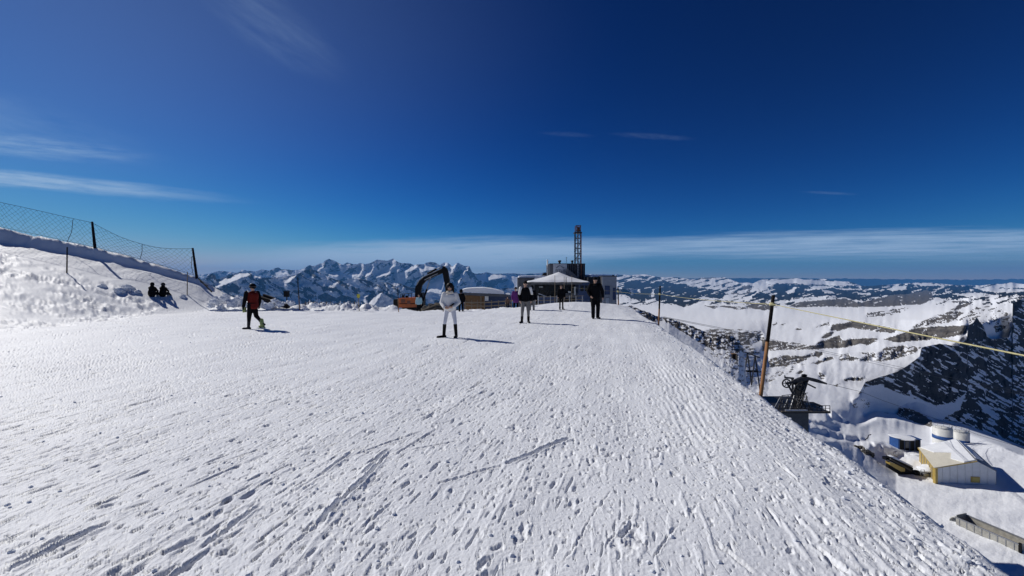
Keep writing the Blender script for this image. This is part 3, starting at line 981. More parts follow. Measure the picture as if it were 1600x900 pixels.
PR = [  # the dark cover paints shaded slopes as well as woods
    (BIGBOX, 0.5, 0.3, 1.0, 0.28),
    ([(965, 437), (1000, 436), (1050, 440), (1085, 447), (1075, 452), (1100, 450), (1130, 455), (1134, 460), (1128, 466), (1112, 466), (1098, 463),
      (1090, 472), (1070, 480), (1060, 477), (1050, 474), (1040, 475), (1030, 473), (1024, 468), (1021, 452), (1016, 460), (1008, 465), (1010, 472),
      (1000, 470), (985, 465), (975, 458), (972, 450), (965, 448)], 0.12, 0.2, 1, 0.93, 0.7),
    ([(955, 433), (1000, 432), (1060, 437), (1085, 440), (1080, 446), (1040, 441), (1000, 437), (955, 438)], 0.6, 0, 1, 0.45),
    ([(1160, 445), (1172, 447), (1175, 452), (1165, 454), (1158, 450)], 0.3, 1, 0, 0.8),
    ([(1166, 450), (1176, 448), (1172, 458), (1166, 457)], 0.3, 1, 0, 0.8),
    ([(1140, 455), (1152, 458), (1160, 463), (1152, 464), (1142, 459)], 0.3, 1, 0, 0.5),
    ([(1175, 463), (1185, 457), (1192, 456), (1200, 459), (1206, 465), (1195, 471), (1172, 470)], 0.15, 0.3, 1, 0.9),
    ([(1166, 472), (1200, 474), (1215, 480), (1195, 485), (1180, 482), (1168, 480)], 0.2, 1, 0, 0.9),
    ([(1200, 445), (1215, 443.5), (1245, 445), (1300, 446), (1335, 447), (1345, 451), (1400, 450), (1450, 449), (1500, 453), (1540, 456), (1600, 453),
      (1960, 452), (1960, 462), (1600, 461), (1535, 461), (1500, 467), (1455, 466), (1420, 462), (1380, 462), (1350, 471), (1330, 467), (1300, 461),
      (1260, 465), (1235, 468), (1215, 468), (1208, 460), (1200, 452)], 0.25, 0, 1, 0.90),
    ([(1345, 446), (1400, 446), (1450, 445), (1540, 450), (1600, 450), (1600, 455), (1540, 457), (1440, 455), (1345, 452)], 0.4, 0, 1, 0.85),
    ([(1283, 452), (1300, 455), (1305, 459), (1290, 458)], 1.5, 0, 0, 1), ([(1300, 450), (1345, 451), (1347, 453), (1318, 453)], 1.5, 0, 0, 1),
    ([(1338, 457), (1362, 459), (1358, 461), (1342, 460)], 1.5, 0, 0, 1), ([(1228, 456), (1243, 449), (1240, 457), (1230, 460)], 1.5, 0, 0, 1),
    ([(1262, 447), (1300, 447), (1305, 449), (1280, 452)], 1.5, 0, 0, 1), ([(1400, 446), (1420, 448), (1412, 452), (1396, 455), (1384, 452)], 1.5, 0, 0, 1),
    ([(1490, 459), (1530, 457), (1545, 460), (1510, 464)], 1.5, 0, 0, 1), ([(1520, 449), (1600, 452), (1600, 456), (1560, 457), (1530, 453)], 1.5, 0, 0, 1),
    ([(1188, 439), (1247, 435.5), (1300, 440), (1340, 445), (1320, 446), (1260, 443.5), (1215, 442.5)], 1.0, 0, 0, 1, 0.5),
    ([(1545, 447), (1580, 442), (1600, 445), (1600, 450), (1560, 449)], 1.0, 0, 0, 1),
    ([(1434, 443), (1458, 442), (1460, 446), (1440, 447)], 1.0, 0, 0, 1), ([(1463, 444), (1480, 446), (1470, 448)], 1.0, 0, 0, 1),
    ([(1462, 470), (1475, 468), (1498, 470), (1512, 472), (1480, 473)], 1.0, 1, 0, 0.5),
    # cliffs of the plateau edge
    ([(1232, 478), (1250, 472), (1275, 469.5), (1300, 468), (1320, 466), (1335, 471), (1342, 474), (1365, 468), (1390, 462), (1420, 459), (1448, 454),
      (1455, 456), (1458, 468), (1440, 475), (1400, 478), (1375, 479), (1338, 480), (1300, 479), (1240, 480)], 0.25, 1, 0, 0.97, 0.6),
    ([(1100, 477), (1115, 483), (1130, 477), (1150, 479), (1175, 482), (1150, 483.5), (1130, 480)], 0.5, 1, 0, 0.9, .6),
    ([(1130, 470), (1140, 470), (1155, 473), (1140, 474)], 0.5, 1, 0, 0.6),
    ([(1351, 494), (1360, 488), (1385, 486), (1400, 482), (1420, 482), (1405, 489), (1370, 495)], 0.6, 1, 0, 0.6),
    ([(1300, 508), (1330, 502), (1345, 503), (1370, 508), (1400, 514), (1398, 520), (1375, 519), (1350, 515), (1330, 511), (1310, 517), (1298, 516)], 0.4, 1, 0, 0.95, .8),
    ([(1270, 511), (1297, 504), (1297, 507), (1276, 512)], 0.6, 1, 0, 0.7), ([(1244, 513), (1252, 512), (1250, 516), (1246, 516)], 0.6, 1, 0, 1),
    ([(1205, 508), (1216, 503), (1216, 506), (1208, 510)], 0.6, 1, 0, 1), ([(1219, 507), (1227, 505), (1224, 509)], 0.6, 1, 0, 1),
    ([(1425, 511), (1440, 503), (1458, 495), (1479, 488), (1490, 485), (1505, 489), (1495, 497), (1486, 503), (1455, 507), (1430, 512)], 0.35, 1, 0, 0.72, .8),
    ([(1486, 484), (1500, 476), (1522, 471), (1512, 477), (1497, 484)], 0.4, 1, 0, 1),
    ([(1490, 500), (1510, 494), (1520, 480), (1560, 478), (1575, 490), (1583, 505), (1560, 508), (1530, 504), (1505, 503)], 0.9, 1, 0, 0.22),
    ([(1420, 517), (1430, 513), (1465, 510), (1500, 509), (1512, 507), (1511, 520), (1490, 526), (1460, 530), (1430, 533), (1400, 535), (1380, 530), (1400, 524)], 0.28, 1, 0, 0.98, .6),
    ([(1552, 510), (1570, 508), (1572, 515), (1556, 519)], 0.6, 1, 0, 0.8),
    ([(1283, 528), (1290, 521), (1303, 518), (1300, 524), (1288, 529)], 0.4, 1, 0, 1, .7),
    ([(1271, 540), (1280, 534), (1297, 529), (1311, 523.5), (1316, 532), (1340, 529), (1372, 528), (1368, 533), (1355, 540), (1345, 537), (1320, 543),
      (1286, 545), (1240, 547), (1262, 541)], 0.3, 1, 0, 0.97, .7),
    ([(1190, 531), (1240, 535), (1262, 539), (1240, 546), (1190, 549)], 0.4, 1, 0, 0.8, .9),
    ([(1185, 577), (1202, 562), (1215, 556), (1240, 556), (1260, 556), (1270, 552), (1275, 555), (1262, 560), (1250, 567), (1225, 572)], 0.45, 1, 0, 0.82, .9),
    ([(1271, 556), (1275, 549), (1284, 550), (1286, 554), (1278, 559)], 0.4, 1, 0, 1, .6),
    ([(1268, 568), (1282, 562), (1300, 557), (1306, 560), (1290, 565), (1275, 569)], 0.45, 1, 0, 0.85, .9),
    ([(1311, 555), (1325, 551), (1328, 557), (1345, 560), (1358, 554), (1340, 551), (1360, 551), (1372, 553), (1385, 543), (1400, 541), (1438, 541),
      (1437, 548), (1420, 555), (1400, 561), (1380, 565), (1355, 564), (1335, 563), (1314, 565)], 0.5, 1, 0, 0.62),
    ([(1319, 593), (1335, 590), (1352, 590), (1350, 595), (1322, 595)], 0.4, 1, 0, 0.9), ([(1302, 601), (1312, 600), (1308, 603)], 0.6, 1, 0, 1),
    ([(1242, 584), (1250, 579), (1257, 580), (1250, 584)], 0.5, 1, 0, 1), ([(1222, 588), (1232, 580), (1241, 575), (1236, 582)], 0.6, 1, 0, 0.5),
    ([(1278, 588), (1281, 582), (1287, 585), (1290, 591), (1283, 592)], 0.5, 1, 0, 0.8), ([(1200, 592), (1230, 570), (1260, 568), (1230, 580), (1205, 596)], 0.9, 1, 0, 0.2),
    # dark rocks below the rim, left part
    ([(1085, 523), (1110, 515), (1150, 515), (1190, 518), (1195, 530), (1170, 540), (1190, 552), (1150, 556), (1110, 548)], 0.5, 1, 0, 0.6),
    ([(1150, 560), (1200, 556), (1205, 600), (1190, 640), (1170, 620)], 1, 1, 0, 0.14),
    ([(1125, 560), (1145, 556), (1160, 575), (1140, 580)], 1, 1, 0, 0.3),
    # shaded valley snow at the foot of the wall
    ([(1400, 613), (1430, 622), (1465, 634), (1490, 628), (1510, 614), (1500, 640), (1480, 648), (1440, 640), (1400, 629)], 0.3, 0, 0, 1),
    # snowy dome with a rock face, and steps in the terrace
    ([(1380, 640), (1395, 637), (1420, 638), (1440, 647), (1455, 657), (1460, 668), (1440, 663), (1418, 655), (1400, 647), (1383, 645)], 0.15, 1, 0, 0.93, .7),
    ([(1328, 628), (1345, 622), (1370, 632), (1350, 640), (1335, 637)], 0.15, .6, 0, 0.4),
    ([(1265, 669), (1290, 671), (1320, 678), (1345, 682), (1358, 688), (1330, 690), (1300, 684), (1280, 677)], 0.0, 0, 0, 1),
    ([(1290, 640), (1310, 645), (1330, 662), (1300, 655)], 0.06, 0, 0, 1), ([(1250, 655), (1290, 658), (1320, 668), (1290, 666)], 0.06, 0, 0, 1),
    ([(1338, 696), (1348, 697), (1362, 706), (1368, 712), (1355, 712), (1345, 705)], 0.2, 1, 0, 0.85),
    ([(1360, 690), (1395, 700), (1420, 712), (1390, 712), (1365, 700)], 0.05, 0, 0, 1),
]
CW = [(1325, 640), (1335, 627), (1352, 597), (1365, 592), (1390, 585), (1402, 581), (1420, 570), (1437, 557), (1440, 543), (1468, 537), (1497, 541), (1500, 535), (1511, 530), (1512, 510),
      (1521, 504), (1526, 495), (1531, 503), (1537, 510), (1542, 525), (1548, 530), (1576, 528), (1581, 516), (1582, 500), (1580, 488), (1578, 476), (1590, 470), (1600, 466), (1700, 448),
      (1960, 440)]
FW = [(1325, 655), (1370, 634), (1440, 641), (1500, 652), (1560, 674), (1600, 690), (1960, 740)]


def crestD(PX):
    return np.interp(PX, [1325, 1352, 1400, 1440, 1500, 1526, 1600, 1700, 1960], [160, 235, 330, 410, 480, 560, 720, 900, 1300])


def logW(PX, PY):
    return np.log(crestD(PX)) - (PY - np.interp(PX, [1325, 1352, 1440, 1512, 1600, 1960], [640, 597, 548, 515, 467, 440])) * 0.00085


def logR(PX, PY):
    v = logR0(PX, PY)
    cw = np.interp(PX, [p[0] for p in CW], [p[1] for p in CW])
    fw = np.interp(PX, [p[0] for p in FW], [p[1] for p in FW])
    w = np.log(crestD(PX)) + 0.02
    k = smooth(-3, 1, PY - cw) * smooth(22, 4, PY - fw) * smooth(1333, 1372, PX)
    ku = smooth(1333, 1372, PX) * smooth(3, -1, PY - cw)
    up = v * (1 - ku) + np.maximum(v, w + 0.02) * ku
    return up * (1 - k) + np.maximum(up, w) * k


GRAINW = (19, 5.0, 0.5)
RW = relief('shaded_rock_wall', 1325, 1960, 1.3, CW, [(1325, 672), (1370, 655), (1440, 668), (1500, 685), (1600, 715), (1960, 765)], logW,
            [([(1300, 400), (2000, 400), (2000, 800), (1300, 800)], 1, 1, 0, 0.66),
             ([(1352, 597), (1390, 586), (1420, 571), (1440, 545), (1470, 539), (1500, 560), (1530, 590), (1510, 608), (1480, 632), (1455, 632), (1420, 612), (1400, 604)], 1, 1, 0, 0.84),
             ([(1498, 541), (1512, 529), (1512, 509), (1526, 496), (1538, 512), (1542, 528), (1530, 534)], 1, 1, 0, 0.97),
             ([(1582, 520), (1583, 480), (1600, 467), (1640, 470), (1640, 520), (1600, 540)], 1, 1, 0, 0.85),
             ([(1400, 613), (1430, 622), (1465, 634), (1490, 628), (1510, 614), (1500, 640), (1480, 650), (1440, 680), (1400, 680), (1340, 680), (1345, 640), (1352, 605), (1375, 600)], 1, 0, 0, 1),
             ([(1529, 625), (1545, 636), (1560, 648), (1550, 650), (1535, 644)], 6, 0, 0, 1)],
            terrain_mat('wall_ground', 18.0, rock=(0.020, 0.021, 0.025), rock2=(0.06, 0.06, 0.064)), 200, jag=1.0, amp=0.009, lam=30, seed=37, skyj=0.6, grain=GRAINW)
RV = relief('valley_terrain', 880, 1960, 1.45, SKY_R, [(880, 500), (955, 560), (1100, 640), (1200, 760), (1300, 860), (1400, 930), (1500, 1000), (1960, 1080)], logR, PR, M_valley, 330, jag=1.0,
            amp=0.016, ampf=lambda X, Y: np.interp(Y, [430, 455, 480, 600, 670, 720], [0.9, 0.9, 1.0, 1.0, 0.7, 0.15]), lam=26, seed=29, skyj=0.35, grain=(11, 2.6, -0.22), swell=0.012)


def valley_D(px, py):
    c = int(np.argmin(np.abs(RV['px'] - px)))
    col = RV['PY'][:, c]
    return float(np.interp(py, col, RV['D'][:, c]))


def VP(px, py):
    return P(px, py, valley_D(px, py))


# ---- hazy plain beyond everything, under the horizon
SKY_F = [(840, 434), (1040, 435), (1200, 434.5), (1400, 436), (1500, 437), (1600, 436), (1700, 435), (1960, 435)]
relief('distant_lowland', 840, 1960, 6, SKY_F, [(840, 470), (1960, 470)], lambda X, Y: np.log(24500.0) - (Y - 431) * 0.004,
       [([(800, 400), (2000, 400), (2000, 480), (800, 480)], 1, 0, 1, 1)], M_far, 20, amp=0.002, lam=60, seed=43, skyj=1.0)

# ---- rocky shoulder just below the rim
SKY_O = [(955, 498), (972, 480), (985, 478), (1000, 483), (1015, 488), (1030, 495), (1045, 497), (1060, 503), (1080, 509), (1100, 517), (1120, 520), (1140, 524), (1155, 531),
         (1162, 545), (1166, 590), (1172, 680), (1215, 740)]


def logO(PX, PY):
    top = np.interp(PX, [970, 1060, 1160, 1200], [40, 42, 44, 36])
    return np.log(top) - (PY - np.interp(PX, [p[0] for p in SKY_O], [p[1] for p in SKY_O])) * 0.012


PO = [([(940, 400), (1240, 400), (1240, 700), (940, 700)], 1, 0.0, 0, 1),
      ([(966, 470), (985, 474), (1020, 486), (1042, 492), (1042, 500), (1020, 503), (1000, 498), (984, 494), (966, 500)], 0.6, 1, 0, 0.72),
      ([(1040, 494), (1070, 503), (1100, 512), (1130, 516), (1165, 530), (1172, 552), (1150, 556), (1110, 545), (1085, 530), (1060, 515), (1040, 503)], 0.6, 1, 0, 0.66),
      ([(1100, 545), (1175, 550), (1185, 620), (1150, 600), (1120, 566)], 1, 1, 0, 0.22)]
relief('rocky_shoulder', 955, 1215, 0.8, SKY_O, [(955, 530), (1100, 600), (1182, 700), (1215, 760)], logO, PO, M_near, 90, jag=0.8, amp=0.007, lam=13, seed=53, skyj=1.3)


# ---- low country under it all, out to the horizon
def base_sheet():
    rr = np.geomspace(60, 26300, 40)
    th = np.linspace(0, 2 * np.pi, 97)
    Rr, T = np.meshgrid(rr, th)
    X, Y = Rr * np.cos(T), Rr * np.sin(T)
    Z = np.interp(Rr, [60, 400, 3000, 26300], [-75, -330, -900, -1150]) + 0.02 * np.minimum(Rr, 4000) * fbm(X / 2500, Y / 2500, 3, 77)
    wood_or_shade = smooth(-0.1, 0.2, fbm(X / 1500, Y / 1500, 3, 79)) * smooth(300, 2500, Rr)
    grid_mesh('low_country', X, Y, Z, M_far, (0 * wood_or_shade, wood_or_shade))


base_sheet()


# ---- air
def haze_box():
    mb = MB()
    mb.box((0, 0, (-1420 + 1500) / 2 - 1420 * 0 - 0.0), (1, 1, 1))
    mb.v = []
    mb.f = []
    z0, z1, r = -1500.0, 960.0, 45000.0
    mb.hexa([(-r, -27000, z0), (r, -27000, z0), (r, 27000, z0), (-r, 27000, z0), (-r, -27000, z1), (r, -27000, z1), (r, 27000, z1), (-r, 27000, z1)])
    m = bpy.data.materials.new('thin_air')
    m.use_nodes = True
    N, L = m.node_tree.nodes, m.node_tree.links
    N.clear()
    out = N.new('ShaderNodeOutputMaterial')
    v = N.new('ShaderNodeVolumePrincipled')
    v.inputs['Color'].default_value = HAZE_C
    v.inputs['Density'].default_value = HAZE_D
    v.inputs['Anisotropy'].default_value = 0.0
    L.new(v.outputs[0], out.inputs['Volume'])
    o = mb.build('haze', m)
    tag(o, 'thin blue mountain air in front of the far ranges', None, None, 'stuff')


HAZE_C = (0.12, 0.43, 1.0, 1)
HAZE_D = 3.7e-5
haze_box()
# ================================================================ MATERIALS FOR OBJECTS
M_snow = snow_mat('loose_snow', near=False)
M_black = mat('black_cloth', (0.0065, 0.0065, 0.008), 0.85, spec=0.08, scale=25, bump=0.3)
M_char = mat('charcoal_cloth', (0.03, 0.03, 0.034), 0.85, spec=0.08, scale=25, bump=0.3)
M_blackrub = mat('black_leather', (0.007, 0.0065, 0.0065), 0.45, spec=0.08, scale=20)
M_white = mat('white_cloth', (0.78, 0.76, 0.72), 0.8, scale=14, var=0.06, bump=0.4)
M_fur = mat('cream_fur', (0.70, 0.62, 0.50), 0.95, scale=40, var=0.2, bump=0.8)
M_grey = mat('grey_cloth', (0.20, 0.19, 0.18), 0.85, spec=0.08, scale=20, bump=0.3)
M_red = mat('red_shell', (0.12, 0.012, 0.009), 0.6, spec=0.08, scale=12, var=0.2, bump=0.3)
M_purple = mat('purple_quilt', (0.13, 0.03, 0.16), 0.6, spec=0.08, scale=12, bump=0.3)
M_cyan = mat('pale_blue_cloth', (0.35, 0.55, 0.60), 0.7, scale=12)
M_skin = mat('skin', (0.50, 0.30, 0.21), 0.55, scale=10, var=0.08)
M_hair = mat('dark_hair', (0.02, 0.013, 0.01), 0.5, spec=0.08, scale=60, var=0.4)
M_lens = mat('dark_lens', (0.01, 0.01, 0.012), 0.08, scale=3, spec=0.8)
M_lip = mat('lips', (0.32, 0.10, 0.09), 0.5, scale=10)
M_yg = mat('yellow_green_plastic', (0.30, 0.36, 0.12), 0.4, scale=8)
M_wplas = mat('white_plastic', (0.75, 0.76, 0.76), 0.4, scale=6, var=0.06)
M_wood = mat('weathered_wood', (0.20, 0.115, 0.055), 0.8, scale=3, var=0.35, bump=0.5, stretch=(6, 6, 0.7))
M_wood2 = mat('grey_wood', (0.22, 0.18, 0.13), 0.85, scale=3, var=0.3, bump=0.5, stretch=(6, 6, 0.7))
M_orangewood = mat('orange_stained_wood', (0.30, 0.14, 0.05), 0.7, scale=4, var=0.3, bump=0.5, stretch=(6, 6, 0.7))
M_tar = mat('tarred_wood', (0.012, 0.010, 0.010), 0.75, spec=0.12, scale=5, var=0.4, bump=0.5, stretch=(6, 6, 0.7))
M_rope = mat('yellow_rope', (0.46, 0.42, 0.22), 0.8, scale=30, var=0.2)
M_net = mat('dark_net_cord', (0.03, 0.05, 0.075), 0.8, scale=20)
M_steel = mat('dark_steel', (0.03, 0.03, 0.033), 0.5, 0.3, scale=5, var=0.3)
M_gal = mat('galvanised_steel', (0.33, 0.34, 0.36), 0.5, 0.5, scale=4, var=0.2)
M_clad = mat('grey_cladding', (0.10, 0.105, 0.12), 0.5, 0.3, scale=2, var=0.2)
M_cladl = mat('light_cladding', (0.50, 0.52, 0.55), 0.5, 0.3, scale=2, var=0.12)
M_dark = mat('dark_cladding', (0.03, 0.032, 0.038), 0.6, spec=0.12, scale=2, var=0.25)
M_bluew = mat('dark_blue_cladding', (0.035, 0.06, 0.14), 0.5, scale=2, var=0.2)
M_glass = mat('dark_glass', (0.010, 0.012, 0.015), 0.15, scale=1, spec=0.3)
M_winw = mat('bright_window', (0.45, 0.48, 0.50), 0.3, scale=1)
M_rust = mat('rusty_orange_paint', (0.16, 0.06, 0.035), 0.6, scale=3, var=0.4)
M_orange = mat('orange_paint', (0.42, 0.10, 0.02), 0.45, scale=3, var=0.25)
M_blackp = mat('black_paint', (0.008, 0.008, 0.009), 0.5, spec=0.12, scale=4, var=0.4)
M_conc = mat('concrete', (0.13, 0.13, 0.125), 0.9, scale=2, var=0.25, bump=0.4)
M_tarp = mat('cream_tarpaulin', (0.62, 0.59, 0.50), 0.6, scale=1.2, var=0.08, bump=0.2)
M_gablec = mat('white_tarpaulin', (0.66, 0.68, 0.70), 0.6, scale=1.2, var=0.08, bump=0.2)
M_yellow = mat('yellow_paint', (0.42, 0.30, 0.08), 0.5, scale=3, var=0.2)
M_blue = mat('blue_paint', (0.015, 0.07, 0.24), 0.5, scale=2, var=0.2)
M_silo = mat('white_silo_paint', (0.66, 0.66, 0.63), 0.5, scale=1.5, var=0.12)
M_alu = mat('dirty_aluminium', (0.42, 0.41, 0.37), 0.5, 0.3, scale=2, var=0.25)
M_tyre = mat('tyre_rubber', (0.015, 0.015, 0.015), 0.9, spec=0.12, scale=10)
M_ysign = mat('yellow_sign', (0.55, 0.50, 0.06), 0.5, scale=4)
M_rock = mat('bare_rock', (0.07, 0.066, 0.06), 0.9, scale=3, var=0.5, bump=0.8)


# ================================================================ PEOPLE
def remeshed(name, mb, m, parent, vox, sm=2):
    me = bpy.data.meshes.new(name)
    me.from_pydata(mb.v, [], mb.f)
    bm = bmesh.new()
    bm.from_mesh(me)
    bmesh.ops.recalc_face_normals(bm, faces=bm.faces)
    bm.to_mesh(me)
    bm.free()
    o = bpy.data.objects.new(name, me)
    C.objects.link(o)
    r = o.modifiers.new('r', 'REMESH')
    r.mode = 'VOXEL'
    r.voxel_size = vox
    r.use_smooth_shade = True
    s = o.modifiers.new('s', 'SMOOTH')
    s.factor = 0.5
    s.iterations = sm
    dg = bpy.context.evaluated_depsgraph_get()
    dg.update()
    m2 = bpy.data.meshes.new_from_object(o.evaluated_get(dg))
    o.modifiers.clear()
    o.data = m2
    bpy.data.meshes.remove(me)
    m2.name = name
    m2.materials.clear()
    m2.materials.append(m)
    o.parent = parent
    return o


def hand(mb, wrist, d, side, palm_n):
    """palm, four fingers and a thumb; d = pointing direction, palm_n = palm normal"""
    w = Vector(wrist)
    d = Vector(d).normalized()
    n = Vector(palm_n)
    n = (n - d * n.dot(d)).normalized()
    s = d.cross(n).normalized()
    k = w + d * 0.085
    mb.cap(w, k - d * .01, .026, .030, 8)
    mb.cap(w + d * .03 + s * .018, k + s * .022, .018, .016, 6)
    mb.cap(w + d * .03 - s * .018, k - s * .022, .018, .016, 6)
    for i, (o_, ln) in enumerate(((-.030, .062), (-.010, .075), (.010, .070), (.030, .055))):
        a = k + s * o_
        b = a + d * ln * .5 + n * .008
        c = b + d * ln * .35 + n * .026
        mb.cap(a, b, .0095, .009, 6)
        mb.cap(b, c, .009, .008, 6)
    t0 = w + d * .03 - s * .03 * side
    t1 = t0 - s * .03 * side + d * .03 + n * .012
    mb.cap(t0, t1, .012, .010, 6)
    mb.cap(t1, t1 + d * .03 + n * .008, .010, .009, 6)


STAND = dict(legs=[((-.09, 0, .93), (-.11, -.03, .50), (-.12, .03, .09), (-.15, -.12, .035)), ((.09, 0, .93), (.11, -.02, .50), (.12, .03, .09), (.15, -.12, .035))],
             arms=[((-.18, 0, 1.42), (-.25, .03, 1.15), (-.24, -.05, .92), (0, -.1, -1)), ((.18, 0, 1.42), (.25, .03, 1.15), (.24, -.05, .92), (0, -.1, -1))])


def pose(**kw):
    p = dict(legs=[tuple(map(tuple, l)) for l in STAND['legs']], arms=[tuple(map(tuple, a)) for a in STAND['arms']])
    p.update(kw)
    return p


def person(label, px, fy, ty, D=None, rz=0.0, ps=None, jacket=M_black, trousers=M_black, boots=M_blackrub, boot_h=0.18, head='beanie', hm=M_black,
           coat=0.84, bulk=1.0, collar=None, wide=1.0, cap_h=1.0, face=True, group=None, sleeve=None, z0=None, gloves=None, extra=None, collm=None):
    g = on_ray(px, fy) if D is None else P(px, fy, D)
    if z0 is not None:
        g.z = z0
    Hm = (fy - ty) * g.y / F
    k = Hm / 1.78
    t = thing('person', label, 'person', g, rz, group)
    t.scale = (k, k, k)
    ps = ps or pose()
    far = g.y > 20
    vox = 0.022 if far else 0.014
    # --- body
    b = MB()
    hd = Vector(ps.get('head', (0, -.015, 1.64)))
    nk = Vector(ps.get('neck', (0, 0.01, 1.47)))
    ch = Vector(ps.get('chest', (0, 0.005, 1.33)))
    pl = Vector(ps.get('pelvis', (0, 0, .96)))
    b.ell(hd, (.076, .094, .112), 14, 10)
    b.ell(hd + Vector((0, -.035, -.055)), (.05, .05, .055), 10, 6)
    b.cap(hd + Vector((0, -.088, .0)), hd + Vector((0, -.104, -.03)), .010, .014, 6)
    for s in (-1, 1):
        b.ell(hd + Vector((s * .078, .005, -.01)), (.012, .02, .03), 6, 5)
    b.cap(nk - Vector((0, 0, .02)), hd - Vector((0, -.01, .07)), .058, .052, 10)
    b.cap(ch, nk - Vector((0, 0, .07)), .11, .09, 10)
    b.cap(pl, ch, .115, .115, 10)
    for s in (-1, 1):
        b.cap(ch + Vector((s * .06, 0, -.04)), ch + Vector((s * .07, 0, .06)), .085, .075, 8)
    for l in ps['legs']:
        b.cap(l[0], l[1], .075, .05, 8)
        b.cap(l[1], l[2], .048, .035, 8)
        b.cap(l[2], Vector(l[2]).lerp(Vector(l[3]), .6), .028, .016, 8)
    for i, a in enumerate(ps['arms']):
        b.cap(nk - Vector((0, 0, .06)), a[0], .07, .055, 8)
        b.cap(a[0], a[1], .048, .038, 8)
        b.cap(a[1], a[2], .036, .026, 8)
        if not gloves:
            hand(b, a[2], a[3], 1 if i else -1, a[4] if len(a) > 4 else (-1 if i else 1, 0.2, 0))
    body = remeshed('body', b, M_skin, t, vox, 1)
    # --- trousers
    m = MB()
    m.ell(pl + Vector((0, .01, .0)), (.155 * wide, .12 * wide, .13), 14, 8)
    for l in ps['legs']:
        h = Vector(l[0])
        m.cap(h, l[1], .098 * wide, .072 * wide, 10)
        end = Vector(l[1]).lerp(Vector(l[2]), 1.02 if boot_h < .25 else 0.55)
        m.cap(l[1], end, .070 * wide, (.062 if boot_h < .25 else .052) * wide, 10)
    remeshed('trousers', m, trousers, t, vox, 2)
    # --- jacket
    m = MB()
    hem = Vector((pl.x, pl.y, coat))
    rings = []
    seq = [(hem + Vector((0, 0, -.015)), .11, .085), (hem + Vector((0, 0, .01)), .155, .12), (pl.lerp(hem, .5), .172, .135), (pl + Vector((0, 0, .06)), .165, .13), (pl.lerp(ch, .55), .165, .13), (ch, .185, .135),
           (ch + Vector((0, .0, .07)), .165, .12), (nk - Vector((0, 0, .03)), .10, .08), (nk + Vector((0, 0, .02)), .065, .065)]
    for (c, rx, ry) in seq:
        rings.append([c + Vector((rx * bulk * math.cos(u), ry * bulk * math.sin(u), 0)) for u in [2 * math.pi * q / 18 for q in range(18)]])
    m.loft(rings)
    for a in ps['arms']:
        m.cap(ch + Vector((0, 0, .06)).lerp(Vector((0, 0, 0)), 0), a[0], .08, .064 * bulk, 10)
        m.cap(a[0], a[1], .066 * bulk, .056 * bulk, 10)
        m.cap(a[1], Vector(a[1]).lerp(Vector(a[2]), .97), .058 * bulk, .048 * bulk, 10)
    remeshed('jacket', m, jacket, t, vox, 2)
    if sleeve:          # contrasting shoulder and sleeve bands
        for a in ps['arms']:
            q = MB().cap(Vector(a[0]) + Vector((0, -.03, .03)), Vector(a[0]).lerp(Vector(a[1]), .75) + Vector((0, -.03, 0)), .064 * bulk, .05 * bulk, 10)
            q.build('sleeve_panel', sleeve, t, smooth=True)
    if collar is not None:
        q = MB()
        for j in range(16):
            u = 2 * math.pi * j / 16
            q.ell(nk + Vector((.10 * math.cos(u), .09 * math.sin(u) - .01, .005 + .02 * math.sin(u * 5))), (.045, .045, .05), 8, 6)
        remeshed('collar', q, collar, t, vox, 0)
    # --- boots
    for l in ps['legs']:
        q = MB()
        an, toe = Vector(l[2]), Vector(l[3])
        top = Vector(l[1]).lerp(an, 1 - min(.95, max(.05, (boot_h - .09) / (Vector(l[1]) - an).length)))
        q.cap(top, an + Vector((0, 0, -.02)), .062 if boot_h > .25 else .066, .052, 10)
        d = (toe - an)
        d.z = 0
        d = d.normalized()
        heel = an - d * .05
        q.cap(heel + Vector((0, 0, -.045)), toe + d * .02 + Vector((0, 0, .005)), .045, .042, 10)
        q.cap(heel + Vector((0, 0, -.06)), toe + d * .03 + Vector((0, 0, -.005)), .03, .03, 8)
        remeshed('boot', q, boots, t, vox, 1)
    # --- gloves
    if gloves:
        for i, a in enumerate(ps['arms']):
            q = MB()
            hand(q, a[2], a[3], 1 if i else -1, (-1 if i else 1, 0.2, 0))
            q.cap(Vector(a[2]) - Vector(a[3]).normalized() * .04, a[2], .045, .04, 8)
            remeshed('glove', q, gloves, t, .012, 0)
    # --- head cover
    q = MB()
    if head == 'beanie':
        q.ell(hd + Vector((0, .012, .035)), (.088, .104, .095), 16, 10)
        q.path([hd + Vector((.09 * math.cos(u), .012 + .104 * math.sin(u), .015)) for u in [2 * math.pi * j / 16 for j in range(17)]], .014, 6, False)
        q.build('beanie', hm, t, smooth=True)
    elif head == 'cap':
        q.ell(hd + Vector((0, .01, .035)), (.086, .100, .09), 16, 10)
        q.ell(hd + Vector((0, -.10, .035)), (.07, .07, .010), 12, 6)
        q.build('cap', hm, t, smooth=True)
        MB().ell(hd + Vector((0, .035, -.01)), (.082, .075, .09), 14, 8).build('hair', M_hair, t, smooth=True)
    elif head == 'helmet':
        q.ell(hd + Vector((0, .01, .03)), (.115, .13, .115), 18, 12)
        q.build('helmet', hm, t, smooth=True)
        MB().path([hd + Vector((.118 * math.cos(u), .01 + .132 * math.sin(u), .02)) for u in [2 * math.pi * j / 20 for j in range(21)]], .016, 6, False).build('goggles', M_lens, t, smooth=True)
        MB().ell(hd + Vector((-.05, .02, .115)), (.055, .07, .03), 12, 6).build('helmet_stripe', M_wplas, t, smooth=True)
    elif head == 'hair':
        q.ell(hd + Vector((0, .022, .028)), (.094, .10, .105), 16, 10)
        q.build('hair', M_hair, t, smooth=True)
    elif head == 'long_hair':
        q.ell(hd + Vector((0, .025, .035)), (.118, .115, .125), 16, 10)
